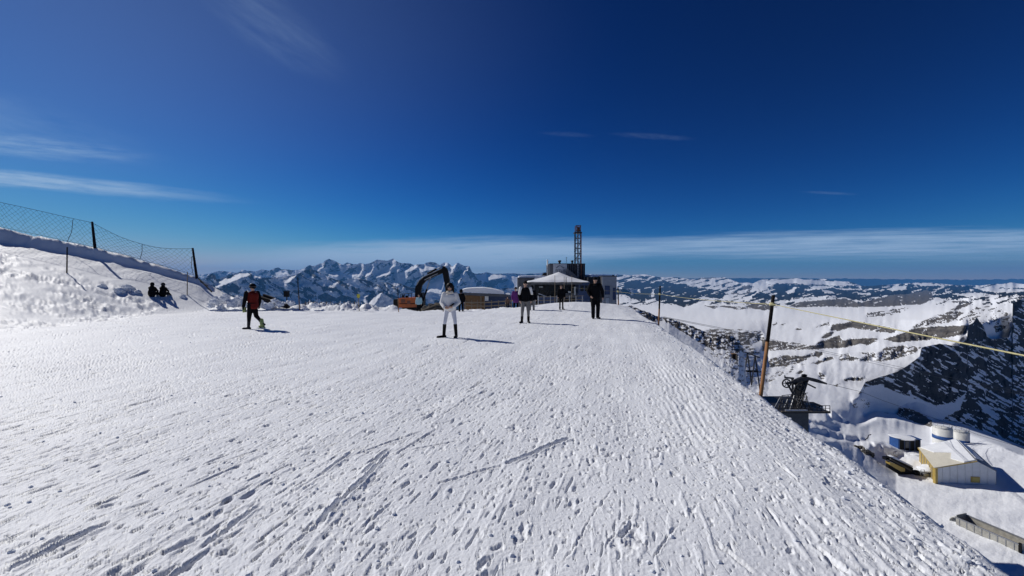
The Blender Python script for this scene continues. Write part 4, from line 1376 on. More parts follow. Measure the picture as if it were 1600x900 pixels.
        for s in (-1, 1):
            q.cap(hd + Vector((s * .085, .02, .02)), hd + Vector((s * .105, .0, -.16)), .055, .045, 8)
        q.cap(hd + Vector((.03, .07, 0)), hd + Vector((.07, .07, -.22)), .08, .05, 8)
        remeshed('hair', q, M_hair, t, .016, 1)
    elif head == 'hood':
        q.ell(hd + Vector((0, .025, .01)), (.125, .13, .15), 16, 10)
        q.build('hood', hm, t, smooth=True)
    if face:
        g_ = MB()
        for s in (-1, 1):
            g_.ell(hd + Vector((s * .034, -.088, .008)), (.030, .014, .021), 10, 6)
        g_.bar(hd + Vector((-.075, -.06, .015)), hd + Vector((.075, -.06, .015)), .05, .006)
        g_.build('sunglasses', M_lens, t, smooth=True)
        MB().ell(hd + Vector((0, -.082, -.058)), (.024, .008, .008), 8, 5).build('mouth', M_lip, t, smooth=True)
    if extra:
        extra(t, ps)
    return t


# woman in white, weight on the left leg, right foot turned out, hands at the waist
wl = [((-.09, 0, .95), (-.16, -.04, .52), (-.20, .02, .09), (-.36, -.10, .035)), ((.10, .01, .95), (.17, -.02, .52), (.20, .03, .09), (.18, -.13, .035))]
wa = [((-.19, .0, 1.42), (-.27, .0, 1.14), (-.15, -.17, 1.00), (.8, -.4, -.2)), ((.19, 0, 1.42), (.29, -.02, 1.16), (.15, -.19, 1.02), (-.8, -.3, .0))]


def bag(t, ps):
    q = MB()
    q.bar((.02, -.20, 1.03), (.17, -.22, 1.13), .05, .035)
    q.build('belt_bag', M_blackrub, t)
    cap_ = MB().ell((0, .0, 1.695), (.098, .108, .07), 14, 8)
    cap_.build('headband', M_black, t, smooth=True)


person('woman in a short white puffy jacket, white leggings and knee-high black boots', 703, 527.5, 442, ps=pose(legs=wl, arms=wa), jacket=M_white, trousers=mat('white_leggings', (0.66, 0.66, 0.70), 0.8, var=0.05, scale=8),
       boots=M_blackrub, boot_h=.44, head='long_hair', coat=.90, bulk=1.2, collar=M_fur, wide=.86, extra=bag)

# man with white shoulders and grey trousers, walking towards the camera
ml = [((-.09, 0, .93), (-.13, -.05, .50), (-.15, .0, .09), (-.22, -.13, .035)), ((.09, 0, .93), (.12, .0, .50), (.13, .08, .09), (.16, -.06, .035))]
ma = [((-.20, 0, 1.42), (-.27, .05, 1.16), (-.23, -.06, .95), (.1, -.2, -1)), ((.20, 0, 1.42), (.29, .05, 1.16), (.24, .02, .95), (-.1, .1, -1))]
person('man in black vest with white shoulders and grey trousers walking towards the camera', 821, 504.5, 438, ps=pose(legs=ml, arms=ma), jacket=M_black, trousers=M_grey, boots=M_blackrub, boot_h=.26, head='cap',
       coat=.90, bulk=1.12, sleeve=M_white)
# man all in black
bl = [((-.09, 0, .93), (-.10, -.06, .50), (-.09, -.02, .09), (-.12, -.16, .035)), ((.09, 0, .93), (.12, .0, .50), (.12, .06, .09), (.16, -.08, .035))]
ba = [((-.20, 0, 1.42), (-.30, .03, 1.16), (-.24, -.10, .97), (.5, -.3, -.6)), ((.20, 0, 1.42), (.32, .04, 1.15), (.33, .02, .92), (.0, -.1, -1))]
person('tall man dressed all in black with baggy trousers, rightmost walker on the snow', 930, 498, 432, ps=pose(legs=bl, arms=ba), jacket=M_black, trousers=M_black, head='beanie', coat=.80, bulk=1.22, wide=1.22)
# walker in dark clothes before the canopy
nl = [((-.08, 0, .93), (-.10, -.06, .50), (-.10, .0, .09), (-.11, -.14, .035)), ((.08, 0, .93), (.10, .02, .50), (.12, .10, .09), (.20, .0, .035))]
person('slim person in black jacket and tights walking in front of the white canopy', 877, 484, 444.5, ps=pose(legs=nl), jacket=M_black, trousers=M_black, head='hair', bulk=1.05, wide=.8, coat=.78)


# red skier seen from the side, stepping to the left
def board(t, ps):
    for a in ps['arms']:
        w_ = MB().cap(a[0], a[1], .083, .07, 10)
        w_.cap(a[1], a[2], .071, .056, 10)
        w_.build('sleeve', M_black, t, smooth=True)
    MB().ell((-.01, -.01, 1.02), (.20, .16, .045), 16, 6).build('waist_band', M_black, t, smooth=True)
    q = MB()
    q.bar((-.33, -.02, .86), (-.30, -.02, .66), .10, .09)
    q.build('glove_cuff', M_yg, t)
    r = MB()
    r.box((.0, .16, 1.25), (.26, .12, .42))
    r.build('backpack', M_black, t)
    s = MB()
    s.cap((-.10, -.12, 1.46), (-.18, -.04, 1.40), .05, .045, 8)
    s.build('shoulder_patch', M_wplas, t, smooth=True)
    u = MB()
    u.path([(-.20, -.11, 1.16), (-.26, .0, 1.14), (-.2, .1, 1.14)], .03, 8)
    u.build('arm_stripe', mat('cream_stripe', (.5, .42, .3), .7), t, smooth=True)


kl = [((-.05, -.07, .93), (-.10, -.06, .50), (-.12, -.07, .09), (-.28, -.10, .035)), ((.02, .06, .93), (.10, .05, .52), (.33, .10, .22), (.30, .08, .06))]
ka = [((-.15, -.14, 1.42), (-.20, -.16, 1.14), (-.27, -.14, .90), (-.1, 0, -1)), ((.08, .16, 1.42), (.16, .18, 1.16), (.13, .16, .93), (.2, 0, -1))]
sk = person('skier in red and black jacket and dark helmet, leftmost walker stepping across the snow', 395, 514.5, 443, ps=pose(legs=kl, arms=ka), jacket=M_red, trousers=M_black, boots=M_char, boot_h=.32,
            head='helmet', hm=M_black, coat=.80, bulk=1.14, wide=1.12, gloves=M_char, extra=board)
q = MB()
q.cap((.27, .10, .34), (.31, .10, .14), .078, .07, 10)
q.cap((.22, .10, .10), (.38, .09, .06), .055, .05, 10)
q.build('boot_shell', M_yg, sk, smooth=True, )
q = MB().bar((.12, .10, .04), (.44, .08, .03), .09, .03)
q.build('boot_sole', M_wplas, sk)

# small figures further back
person('child in pale blue jacket and black trousers standing beside the excavator', 654.5, 490.5, 459.5, D=25.5, jacket=M_cyan, trousers=M_black, head='hair', bulk=1.15, face=False)
person('person in black half hidden behind the woman in white', 720.5, 491.5, 452, D=26.0, jacket=M_black, trousers=M_black, head='hood', bulk=1.15, face=False)
person('person in a long purple quilted jacket beside the man with white shoulders', 806, 489, 448, D=25.0, jacket=M_purple, trousers=M_black, head='beanie', coat=.70, bulk=1.2, face=True)
person('person in black walking right behind the man with white shoulders', 831, 491, 446, D=22.5, jacket=M_black, trousers=M_grey, head='hood', bulk=1.1, face=False)
person('distant small person in brown by the wooden rails', 793, 484, 463, D=33.0, jacket=mat('brown_cloth', (.12, .07, .05), .8), trousers=M_black, head='beanie', face=False)

# two people sitting side by side on the snow
sit = dict(pelvis=(0, 0, .16), chest=(0, .0, .55), neck=(0, -.02, .70), head=(0, -.05, .90),
           legs=[((-.08, -.02, .14), (-.09, -.36, .30), (-.09, -.60, .06), (-.10, -.74, .02)), ((.08, -.02, .14), (.09, -.36, .30), (.09, -.60, .06), (.10, -.74, .02))],
           arms=[((-.20, -.02, .64), (-.27, -.16, .40), (-.12, -.36, .42), (1, -.2, 0)), ((.20, -.02, .64), (.27, -.16, .40), (.12, -.36, .42), (-1, -.2, 0))])


def sitter(label, px, hm_, w):
    D_ = on_ray(px, 463.5).y
    X_ = (px - 800) / F * D_
    g_z = ground_at(X_, D_)
    want = EYE + (HY - 463.5) / F * D_
    def cloak(t_, ps_):
        MB().ell((0, 0, .28), (.23 * w / 1.3, .20, .36), 16, 10).ell((0, -.01, .62), (.17, .15, .24), 14, 8).build('coat_back', M_black, t_, smooth=True)
    t = person(label, px, 463.5, 463.5 - 1.78 * F / D_ * .80, D=D_, rz=R(180), ps=sit, jacket=M_black, trousers=M_black, head='hood', hm=hm_, coat=.04, bulk=w * .8, face=False, z0=g_z, extra=cloak)
    return t


sitter('person in black sitting on the snow with the back turned, left one of the pair', 237.5, M_black, 1.5)
sitter('person in black sitting on the snow, right and smaller one of the pair', 254.5, M_char, 1.3)


# ================================================================ POLES, ROPES, NET
def pole(label, top, bot, D, r, m_up, m_lo, split=0.5, name='marker_pole', cat='pole', group=None, bury=0.35):
    a, b = P(*bot, D), P(*top, D)
    t = thing(name, label, cat, a, 0, group)
    lo = a - (b - a).normalized() * bury
    mid = a.lerp(b, split)
    part('lower_section', MB().path([lo, a, mid], [r, r, r * .97], 10), m_lo, t, True)
    part('upper_section', MB().path([mid, b - (b - a) * .01, b], [r * .96, r * .92, r * .7], 10), m_up, t, True)
    return t


G_RIM = 'rope fence poles along the rim of the plateau'
p1 = pole('thick leaning pole, black above and orange-brown below, nearest on the right rim', (1208.5, 461), (1190, 607), 6.5, .029, M_tar, M_orangewood, .5, 'fence_pole', 'pole', G_RIM)
part('rope_collar', MB().path([P(1207.3, 473, 6.5), P(1206.6, 478, 6.5)], .045, 10), M_rope, p1, True)
p2 = pole('dark upright fence pole with yellow foot in front of the blue far slopes', (1031.5, 446.5), (1029.3, 502), 17.4, .035, M_tar, M_orangewood, .35, 'fence_pole', 'pole', G_RIM)
part('rope_collar', MB().path([P(1031, 458, 17.4), P(1031, 461, 17.4)], .05, 10), M_rope, p2, True)
p3 = pole('fence pole at the right-hand corner of the summit building', (965.5, 448.5), (966.5, 486), 26.5, .045, M_tar, M_orangewood, .45, 'fence_pole', 'pole', G_RIM)
part('rope_collar', MB().path([P(965.6, 454, 26.5), P(965.6, 457, 26.5)], .06, 10), M_rope, p3, True)
for (x, y0, y1, D_, lab) in ((867, 430, 473, 28.5, 'thin pale pole before the canopy, left of the slim walker'), (881.5, 432, 473, 28.0, 'thin pale pole before the canopy, right beside the slim walker'),
                             (893.5, 430, 473, 27.5, 'thin pale pole before the canopy where the yellow rope starts')):
    pole(lab, (x, y0), (x, y1), D_, .018, M_wood2, M_wood2, .3, 'thin_pole', 'pole', 'thin poles in front of the white canopy')


def sag(a, b, s, n=14):
    return [a.lerp(b, i / n) - Vector((0, 0, s * 4 * (i / n) * (1 - i / n))) for i in range(n + 1)]


rope = sag(P(893.5, 449, 27.5), P(965.6, 455.5, 26.45), .03) + sag(P(965.6, 455.5, 26.45), P(1031, 459.5, 17.35), .05)[1:] + sag(P(1031, 459.5, 17.35), P(1207, 475.5, 6.46), .05)[1:]
rope += sag(P(1207, 475.5, 6.46), Vector((1.02, -4.8, 1.17)), .02, 20)[1:]
# keep the last span through the photographed point
rr_ = MB().path(rope, .0056, 6)
tag(rr_.build('safety_rope', M_rope, None, P(893.5, 449, 27.5), True), 'long yellow rope strung from pole to pole along the right rim', 'rope')
for dz, lab in ((0, 'upper one of two thin dark lift cables crossing below the rim'), (1.2, 'lower one of two thin dark lift cables crossing below the rim')):
    c = [P(1037, 495 + dz, 34), P(1120, 511 + dz * 1.5, 52), P(1262, 543 + dz * 2, 95), P(1400, 572 + dz * 3, 150), P(1620, 618 + dz * 3, 230)]
    tag(MB().path(c, [.018, .022, .035, .05, .07], 5).build('lift_cable', M_steel, None, c[0]), lab, 'cable', 'thin lift cables over the valley')
c = [P(1290, 599, 60), P(1345, 612, 75), P(1380, 626, 85), P(1455, 652, 92), P(1530, 680, 95), P(1640, 712, 92)]
tag(MB().path(c, .035, 5).build('lift_cable', M_steel, None, c[0]), 'dark cable running down from the lift station towards the silos', 'cable')

pole('wooden marker pole with dark top standing in the snow rubble', (465, 433.5), (468, 481.5), 23.4, .028, M_tar, M_wood, .4)
pole('thin pole with tan lower half left of the excavator', (621.5, 449), (623, 490), 22.6, .022, M_tar, M_orangewood, .6)
pole('short dark marker pole on the lower mound, far left', (105, 386), (104.5, 425.5), on_ray(104.5, 425.5).y, .032, M_tar, M_tar, .5)
pole('short grey marker pole below the end of the net fence', (293, 424.5), (292.5, 461.5), on_ray(292.5, 461.5).y, .026, M_wood2, M_wood2, .5)
pole('thin dark pole behind the woman in white', (692.5, 456), (692.5, 486), 24.5, .022, M_tar, M_wood, .5)

# yellow sign on a post
t = thing('warning_sign', 'small yellow sign on a thin post above the snow bank', 'sign', P(561, 487, 23.3))
part('post', MB().path([P(561.5, 489, 23.3), P(560, 462, 23.3)], .022, 8), M_wood2, t, True)
part('panel', MB().box(P(560, 462.5, 23.27), (.16, .03, .22)), M_ysign, t)

# dark box on a post
t = thing('control_box', 'dark box on a short post in the snow rubble', 'box', P(448, 480, 24.0))
part('post', MB().path([P(448.5, 480, 24), P(448, 462, 24)], .03, 8), M_steel, t, True)
part('box', MB().box(P(447.8, 459.5, 24), (.26, .18, .34)), M_blackp, t)
part('lid', MB().box(P(447.8, 455, 24), (.30, .22, .03)), M_blackp, t)

# dark beam lying in the rubble
t = MB()
t.bar(P(402, 464, 24.6), P(450, 479, 23.6), .26, .22)
t.bar(P(412, 462, 24.6), P(430, 468, 24.2), .14, .2)
tag(t.build('dark_beam', M_tar, None, P(402, 464, 24.6)), 'thick black beam lying slanted in the snow rubble behind the red skier', 'beam')
t = MB().bar(P(310, 435, 25.4), P(331, 456, 24.5), .05, .05)
t.bar(P(313, 440, 25.4), P(325, 447, 25), .04, .04)
tag(t.build('fallen_stake', M_tar, None, P(310, 435, 25.4)), 'dark fallen stake leaning at the foot of the net fence', 'stake')

# snow-crusted lath fence
t = thing('lath_fence', 'rime-crusted wooden lath fence half buried in the snow bank', 'fence', P(520, 487, 24.8))
x = 474.0
while x < 562:
    D_ = 24.8 + .1 * math.sin(x)
    h = rnd.uniform(470.5, 474)
    part('slat', MB().bar(P(x, 489, D_), P(x + rnd.uniform(-.8, .8), h, D_), .045, .02, (0, 1, 0)), M_wood2, t)
    if rnd.random() < .85:
        q = MB()
        for j in range(3):
            yy = rnd.uniform(h + 1, 486)
            q.ell(P(x + rnd.uniform(-.6, .9), yy, D_ - .02), (rnd.uniform(.03, .055), .03, rnd.uniform(.06, .18)), 7, 5)
        part('rime', q, M_snow, t, True)
    x += rnd.uniform(2.7, 3.6)
part('wire', MB().path([P(474, 477, 24.85), P(518, 478, 24.85), P(562, 477, 24.85)], .008, 5), M_steel, t)

# net fence on the mound
NT = [(-260, 262), (-120, 291), (0, 316), (60, 329), (114, 341.5), (143, 347.5), (165, 359), (185, 369), (207, 377), (228, 383), (250, 387.5), (275, 388.8), (301, 388.5)]
NB = [(-260, 300), (-120, 328), (0, 355.5), (60, 368), (114, 380), (145, 387), (165, 391), (185, 396), (207, 401.5), (228, 408), (250, 415), (275, 423), (306, 433.5)]
nx = [p[0] for p in NT]


def net_p(s, v):
    xt = s
    yt = np.interp(s, nx, [p[1] for p in NT])
    yb = np.interp(s, [p[0] for p in NB], [p[1] for p in NB])
    D_ = np.interp(s, [-260, 0, 145, 306], [26.2, 26.4, 27.0, 26.9])
    return P(xt + v * 4 * (s > 250), yt + (yb + 1.5 - yt) * v, D_ - .05)


t = thing('net_fence', 'sagging dark safety net fence on the crest of the snow mound', 'fence', net_p(145, 1))
part('top_rope', MB().path([net_p(s, 0) for s in np.linspace(-260, 301, 60)], .012, 5), M_net, t)
part('bottom_rope', MB().path([net_p(s, .93) for s in np.linspace(-260, 301, 60)], .009, 4), M_net, t)
q = MB()
for dirn in (-1, 1):
    s0 = -300.0
    while s0 < 340:
        pts = []
        for v in np.linspace(0, 1, 9):
            s = s0 + dirn * (v - .5) * 46 + 1.4 * math.sin(s0 * 1.7 + v * 9)
            if -260 <= s <= 303:
                pts.append(net_p(s, v))
        if len(pts) > 1:
            q.path(pts, .0062, 3, False)
        s0 += 8.4
net = part('net', q, M_net, t)
for (a, b) in (((144, 346.5), (148.5, 388)), ((301, 387.5), (307.5, 434))):
    D_ = 27.0
    part('post', MB().path([P(b[0], b[1] + 8, D_), P(*b, D_), P(*a, D_)], [.085, .085, .06], 10), M_tar, t, True)
for (a, b, c_) in (((114, 343), (112, 362), (105, 378)), ((222, 381), (222, 393), (219, 405)), ((300, 400), (299, 415), (302, 430))):
    part('tie_rope', MB().path([P(*a, 26.8), P(*b, 26.8), P(*c_, 26.8)], .016, 5), M_net, t)


# ================================================================ SNOW CHUNKS AND CLODS
def lump(c, r, seed, m=M_snow, sq=.7, jag=.35, n=12):
    q = MB()
    q.ell((0, 0, 0), (1, 1, 1), n, max(6, n * 2 // 3))
    rs = np.random.RandomState(seed)
    o = rs.rand(3) * 20
    out = []
    for v in q.v:
        v = Vector(v)
        nse = float(perlin(v.x * 1.3 + o[0], v.y * 1.3 + v.z * 1.7 + o[1])) + .5 * float(perlin(v.x * 3.1 + o[1], v.z * 3.1 + v.y * 2 + o[2]))
        v = v * (1 + jag * nse)
        out.append((c[0] + v.x * r, c[1] + v.y * r * .85, c[2] + v.z * r * sq))
    q.v = out
    return q


chk = [(338, 470, 9), (352, 466, 8), (363, 473, 9), (372, 466, 6), (330, 477, 6), (383, 477, 6), (404, 474, 8), (420, 478, 8), (430, 470, 5), (438, 476, 7), (455, 474, 6), (478, 484, 5),
       (492, 477, 5), (505, 486, 4), (535, 487, 4), (552, 486, 5), (572, 488, 4), (588, 487, 4), (603, 489, 3), (345, 480, 5), (398, 481, 4), (186, 456, 8), (200, 452, 9), (213, 458, 6), (285, 464, 5), (160, 448, 5)]
def chunk_label(x, y, r):
    size = 'large' if r >= 8 else ('middle-sized' if r >= 6 else 'small')
    if x < 230:
        where = 'on the mound left of the two sitting people'
    elif x < 320:
        where = 'on the mound right of the sitting people'
    elif x < 385:
        where = 'in the bank between the net fence and the red skier'
    elif x < 445:
        where = 'beside the black slanted beam right of the red skier'
    elif x < 475:
        where = 'at the foot of the dark-topped wooden marker pole'
    elif x < 563:
        where = 'in the bank along the rime-crusted lath fence'
    else:
        where = 'in the low bank left of the excavator'
    return size + ' snow lump ' + where


for i, (x, y, r) in enumerate(chk):
    D_ = 23.6 if x > 320 else on_ray(x, y).y
    r_m = r * D_ / F
    X_ = (x - 800) / F * D_
    zz = max(ground_at(X_, D_) - .1 * r_m, EYE + (HY - y) / F * D_)
    o = lump((X_, D_, zz), r_m, i, jag=.6, n=16).build('snow_chunk', M_snow, None, (X_, D_, zz), False)
    tag(o, chunk_label(x, y, r), 'snow chunk', 'lumps of broken snow along the bank and mound')
cl = MB()
for i in range(700):
    if i < 420:
        D_ = 2.2 + 20 * rnd.random() ** 1.6
        x = (rnd.uniform(0, 1650) - 800) / F * D_
    else:
        D_ = rnd.uniform(2.3, 18)
        x = 2.36 + .235 * D_ - .0012 * D_ * D_ + rnd.gauss(-.12, .16)
    if edge_s(x, D_) > .3 or ground_at(x, D_) > 1.5:
        continue
    r = rnd.uniform(.006, .02) if i < 420 else rnd.uniform(.008, .03)
    z = float(base_z(x, D_)) + float(ground_disp(np.array(x), np.array(D_)))
    q = lump((x, D_, z + r * .2), r, i, n=6)
    cl.add(q.v, q.f)
tag(cl.build('snow_clods', M_snow, None, (0, 0, 0)), 'small loose snow clods scattered over the packed snow', None, None, 'stuff')
for (x, y, w, lab) in ((190, 496, 1.8, 'small dark grey lump lying on the snow left of the red skier'), (688, 628, 2.6, 'small shaded snow block lying on the smooth snow in mid-field')):
    g = on_ray(x, y)
    tag(lump(g + Vector((0, 0, .01)), w * g.y / F, x, M_snow, n=8).build('snow_block', M_snow, None, g), lab, 'snow block')
# ================================================================ SUMMIT STATION
def PB(mb, x0, x1, y0, y1, D, dep):
    a, b = P(x0, y1, D), P(x1, y0, D)
    mb.box(((a.x + b.x) / 2, D + dep / 2, (a.z + b.z) / 2), (abs(b.x - a.x), dep, abs(b.z - a.z)))
    return mb


def px_prism(mb, poly, D, dep):
    """prism with a traced outline standing at depth D"""
    n = len(poly)
    a = [P(x, y, D) for (x, y) in poly]
    b = [p + Vector((0, dep, 0)) for p in a]
    mb.add(a + b, [tuple(range(n))[::-1], tuple(range(n, 2 * n))] + [(i, (i + 1) % n, n + (i + 1) % n, n + i) for i in range(n)])
    return mb


SD = 75.0
st = thing('summit_station', 'dark summit restaurant building with white tent-like snow roof and upper block', 'building', P(887, 490, SD))
part('main_block', PB(PB(MB(), 835, 905, 444.5, 500, SD + 6, 10), 809.5, 835, 435, 500, SD + 1.5, 12), M_dark, st)
w = MB()
for i in range(13):
    PB(w, 809.5 + i * 2, 811.0 + i * 2, 435.5, 492, SD + 1.42, .07)
part('left_wall', w, M_clad, st)
part('parapet', PB(MB(), 809, 836, 433.6, 435, SD + 1.3, 12.4), M_clad, st)
part('fascia', PB(MB(), 831, 909, 441.3, 444.5, SD - .6, 1.0), M_clad, st)
part('soffit', PB(MB(), 826, 918, 440.9, 441.3, SD - 1.5, 8), M_dark, st)
# canopy of snow: a sagging pyramid
def canopy():
    q = MB()
    nx_, ny_ = 34, 18
    x0, x1, y0, y1 = P(823, 0, SD - 2).x, P(921.5, 0, SD - 2).x, SD - 2.0, SD + 8
    ax, ay = P(873, 0, SD + 3).x, SD + 3
    ze = EYE + (HY - 440.7) / F * (SD - 2)
    za = EYE + (HY - 426.8) / F * (SD + 3)
    vs = []
    for j in range(ny_ + 1):
        for i in range(nx_ + 1):
            X_, Y_ = x0 + (x1 - x0) * i / nx_, y0 + (y1 - y0) * j / ny_
            dx_ = (X_ - ax) / ((x1 - ax) if X_ > ax else (ax - x0))
            dy_ = (Y_ - ay) / ((y1 - ay) if Y_ > ay else (ay - y0))
            r_ = min(1.0, max(abs(dx_), abs(dy_), math.hypot(dx_, dy_) * .93))
            z_ = ze + (za - ze) * ((1 - r_) ** 1.35 + .12 * math.sin(math.pi * min(1, (1 - r_) * 2)) * (1 - r_))
            edge = min(i, nx_ - i, j, ny_ - j)
            z_ += (.22 if edge >= 1 else -.02)
            z_ += .04 * float(perlin(X_ * .9, Y_ * .9, 4))
            vs.append((X_, Y_, z_))
    W_ = nx_ + 1
    fs = [(j * W_ + i, j * W_ + i + 1, (j + 1) * W_ + i + 1, (j + 1) * W_ + i) for j in range(ny_) for i in range(nx_)]
    q.add(vs, fs)
    return q


part('snow_roof', canopy(), M_snow, st, True)


def snow_slab(x0, x1, ytop, ybot, D, dep):
    q = MB()
    PB(q, x0, x1, (ytop + ybot) / 2, ybot, D, dep)
    a, b = P(x0, 0, D).x, P(x1, 0, D).x
    zb = EYE + (HY - (ytop + ybot) / 2) / F * D
    zt = EYE + (HY - ytop) / F * D
    n_ = 10
    for i in range(n_):
        xa, xb = a + (b - a) * i / n_, a + (b - a) * (i + 1) / n_
        ha = zb + (zt - zb) * (.4 + .6 * math.sin(math.pi * (i + .01) / n_) ** .5)
        hb = zb + (zt - zb) * (.4 + .6 * math.sin(math.pi * (i + .99) / n_) ** .5)
        q.hexa([(xa, D + .1, zb), (xb, D + .1, zb), (xb, D + dep, zb), (xa, D + dep, zb), (xa, D + .2, ha), (xb, D + .2, hb), (xb, D + dep, hb + .2), (xa, D + dep, ha + .2)])
    return q


part('roof_snow', snow_slab(811, 862, 430.8, 434.0, SD + 2, 9), M_snow, st)
part('roof_snow', snow_slab(924, 958, 429.6, 432.8, SD + 3, 9), M_snow, st)
part('roof_snow', px_prism(MB(), [(904, 427.5), (909, 429), (921, 434), (923, 438), (904, 438)], SD + 7, 3), M_snow, st)
part('rooftop_equipment', px_prism(MB(), [(846, 431), (850, 426.5), (853, 426), (858, 429), (858, 433), (846, 433)], SD + 8, 1.2), M_dark, st)
# glazed front
for i in range(9):
    x0 = 836 + i * 7.6
    part('window_pane', PB(MB(), x0 + .5, x0 + 7.1, 446, 467, SD + 5.9, .1), M_glass, st)
mu = MB()
for i in range(10):
    PB(mu, 835.6 + i * 7.6, 836.4 + i * 7.6, 444.6, 484, SD + 5.7, .25)
PB(mu, 835, 905, 455.5, 456.2, SD + 5.75, .2)
part('mullions', mu, M_steel, st)
part('counter', PB(PB(MB(), 840, 872, 463, 470, SD + 2, .8), 884, 903, 458, 466, SD + 3, .8), M_clad, st)
part('lit_panel', PB(MB(), 897, 899.6, 448, 461, SD + 2, .2), M_winw, st)
part('lit_panel', PB(MB(), 842.5, 848, 447.5, 449.2, SD + 3, .2), M_winw, st)
part('lit_panel', PB(MB(), 888, 892, 455, 459.5, SD + 3, .2), M_winw, st)
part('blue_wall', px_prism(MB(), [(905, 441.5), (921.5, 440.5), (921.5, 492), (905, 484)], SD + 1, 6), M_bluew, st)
for i in range(2):
    part('window_pane', PB(MB(), 907 + i * 7, 912 + i * 7, 446, 455, SD + .93, .06), M_glass, st)
part('side_wing', PB(MB(), 919, 941, 433, 500, SD + 2, 12), M_dark, st)
# corrugated right wing; its sunlit look is put into pale ribs
part('corrugated_wing', PB(MB(), 940.5, 963.5, 431.6, 502, SD + .6, 13), M_clad, st)
w = MB()
for i in range(16):
    PB(w, 941 + i * 1.42, 941.8 + i * 1.42, 432.2, 500, SD + .5, .12)
part('corrugation', w, M_cladl, st)
part('coping', PB(MB(), 940, 964.2, 430.9, 432.0, SD + .4, 13.4), M_clad, st)
part('coping', PB(MB(), 957.3, 959.3, 429.6, 431.0, SD + .5, .5), M_dark, st)
for (x0, x1, y0, y1, mm) in ((945.5, 952.5, 447, 460, M_bluew), (946, 952, 465.5, 477, M_winw), (958, 961.5, 450, 468, M_bluew)):
    f_ = part('window', PB(MB(), x0 - .4, x1 + .4, y0 - .4, y1 + .4, SD + .40, .1), M_dark, st)
    part('pane', PB(MB(), x0, x1, y0, y1, SD + .34, .07), mm, f_)
# upper block
UD = SD + 5.5
part('upper_block', PB(MB(), 859, 914.2, 412.5, 446, UD, 8), M_dark, st)
part('upper_edge', PB(MB(), 859, 864, 413, 440, UD - .06, .07), M_clad, st)
part('sign_panel', PB(MB(), 864.3, 886, 412.2, 440, UD - .12, .13), M_cladl, st)
w = MB()
for i in range(8):
    PB(w, 888 + i * 3.3, 889 + i * 3.3, 413, 432, UD - .07, .08)
part('upper_seams', w, M_clad, st)
part('lit_wall_wedge', px_prism(MB(), [(886, 419), (904, 433.5), (904, 440), (886, 440)], UD - 1.4, 1.3), M_clad, st)  # added wedge: the lighter wall area below a diagonal shadow edge
part('upper_coping', PB(MB(), 858.7, 914.6, 411.6, 412.6, UD - .2, 8.3), M_clad, st)


def text_mesh(s, h, m, parent, loc, name='sign_lettering', ext=.02):
    cu = bpy.data.curves.new('txt', 'FONT')
    cu.body = s
    cu.size = h
    cu.extrude = ext
    cu.align_x = 'CENTER'
    o = bpy.data.objects.new('txt', cu)
    C.objects.link(o)
    dg = bpy.context.evaluated_depsgraph_get()
    dg.update()
    me = bpy.data.meshes.new_from_object(o.evaluated_get(dg))
    bpy.data.objects.remove(o)
    me.transform(Matrix.Rotation(R(90), 4, 'X'))
    me.name = name
    me.materials.clear()
    me.materials.append(m)
    o = bpy.data.objects.new(name, me)
    C.objects.link(o)
    o.parent = parent
    o.location = Vector(loc) - root_loc(parent)
    return o


M_let = mat('grey_lettering', (0.04, 0.045, 0.07), 0.5, scale=2)
text_mesh('TITLIS', 0.80, M_let, st, P(875.2, 425.6, UD - .17))
lg = MB()
ap = [P(868.5, 419.2, UD - .18), P(871.5, 416.8, UD - .18), P(874, 415, UD - .18), P(876.5, 415.5, UD - .18), P(878, 417, UD - .18), P(881.5, 419, UD - .18)]
lg.path(ap, .05, 5)
part('mountain_emblem', lg, M_let, st)
part('flue_pipe', MB().path([P(855.5, 437, UD), P(855.5, 407.5, UD)], .13, 10), M_gal, st, True)
part('flue_cap', MB().path([P(855.5, 407.8, UD), P(855.5, 405.8, UD)], .17, 10), M_wplas, st, True)
for (x, y, s) in ((874.3, 406.8, 1), (894, 406.9, .8)):
    q = MB().path([P(x, 412, UD + 1), P(x, 409.5, UD + 1)], .22 * s, 10)
    q.path([P(x, 409.6, UD + 1), P(x, 408.7, UD + 1), P(x, y, UD + 1)], [.25 * s, .34 * s, .34 * s], 10)
    part('roof_vent', q, M_steel, st, True)
q = MB().path([P(885, 412, UD + 1), P(885, 401.5, UD + 1)], .035, 6)
for (y, wd) in ((403, 1.3), (405, 1.0), (408, 1.5)):
    q.path([P(885 - wd, y, UD + 1), P(885 + wd, y - .7, UD + 1)], .025, 5)
part('antenna', q, M_steel, st)
part('roof_post', MB().path([P(913.4, 438, SD + 1), P(913.4, 431, SD + 1)], .08, 6), M_steel, st)
part('roof_post', MB().path([P(884.5, 446, SD - 2.2), P(884.5, 433, SD - 2.2)], .07, 6), M_steel, st)

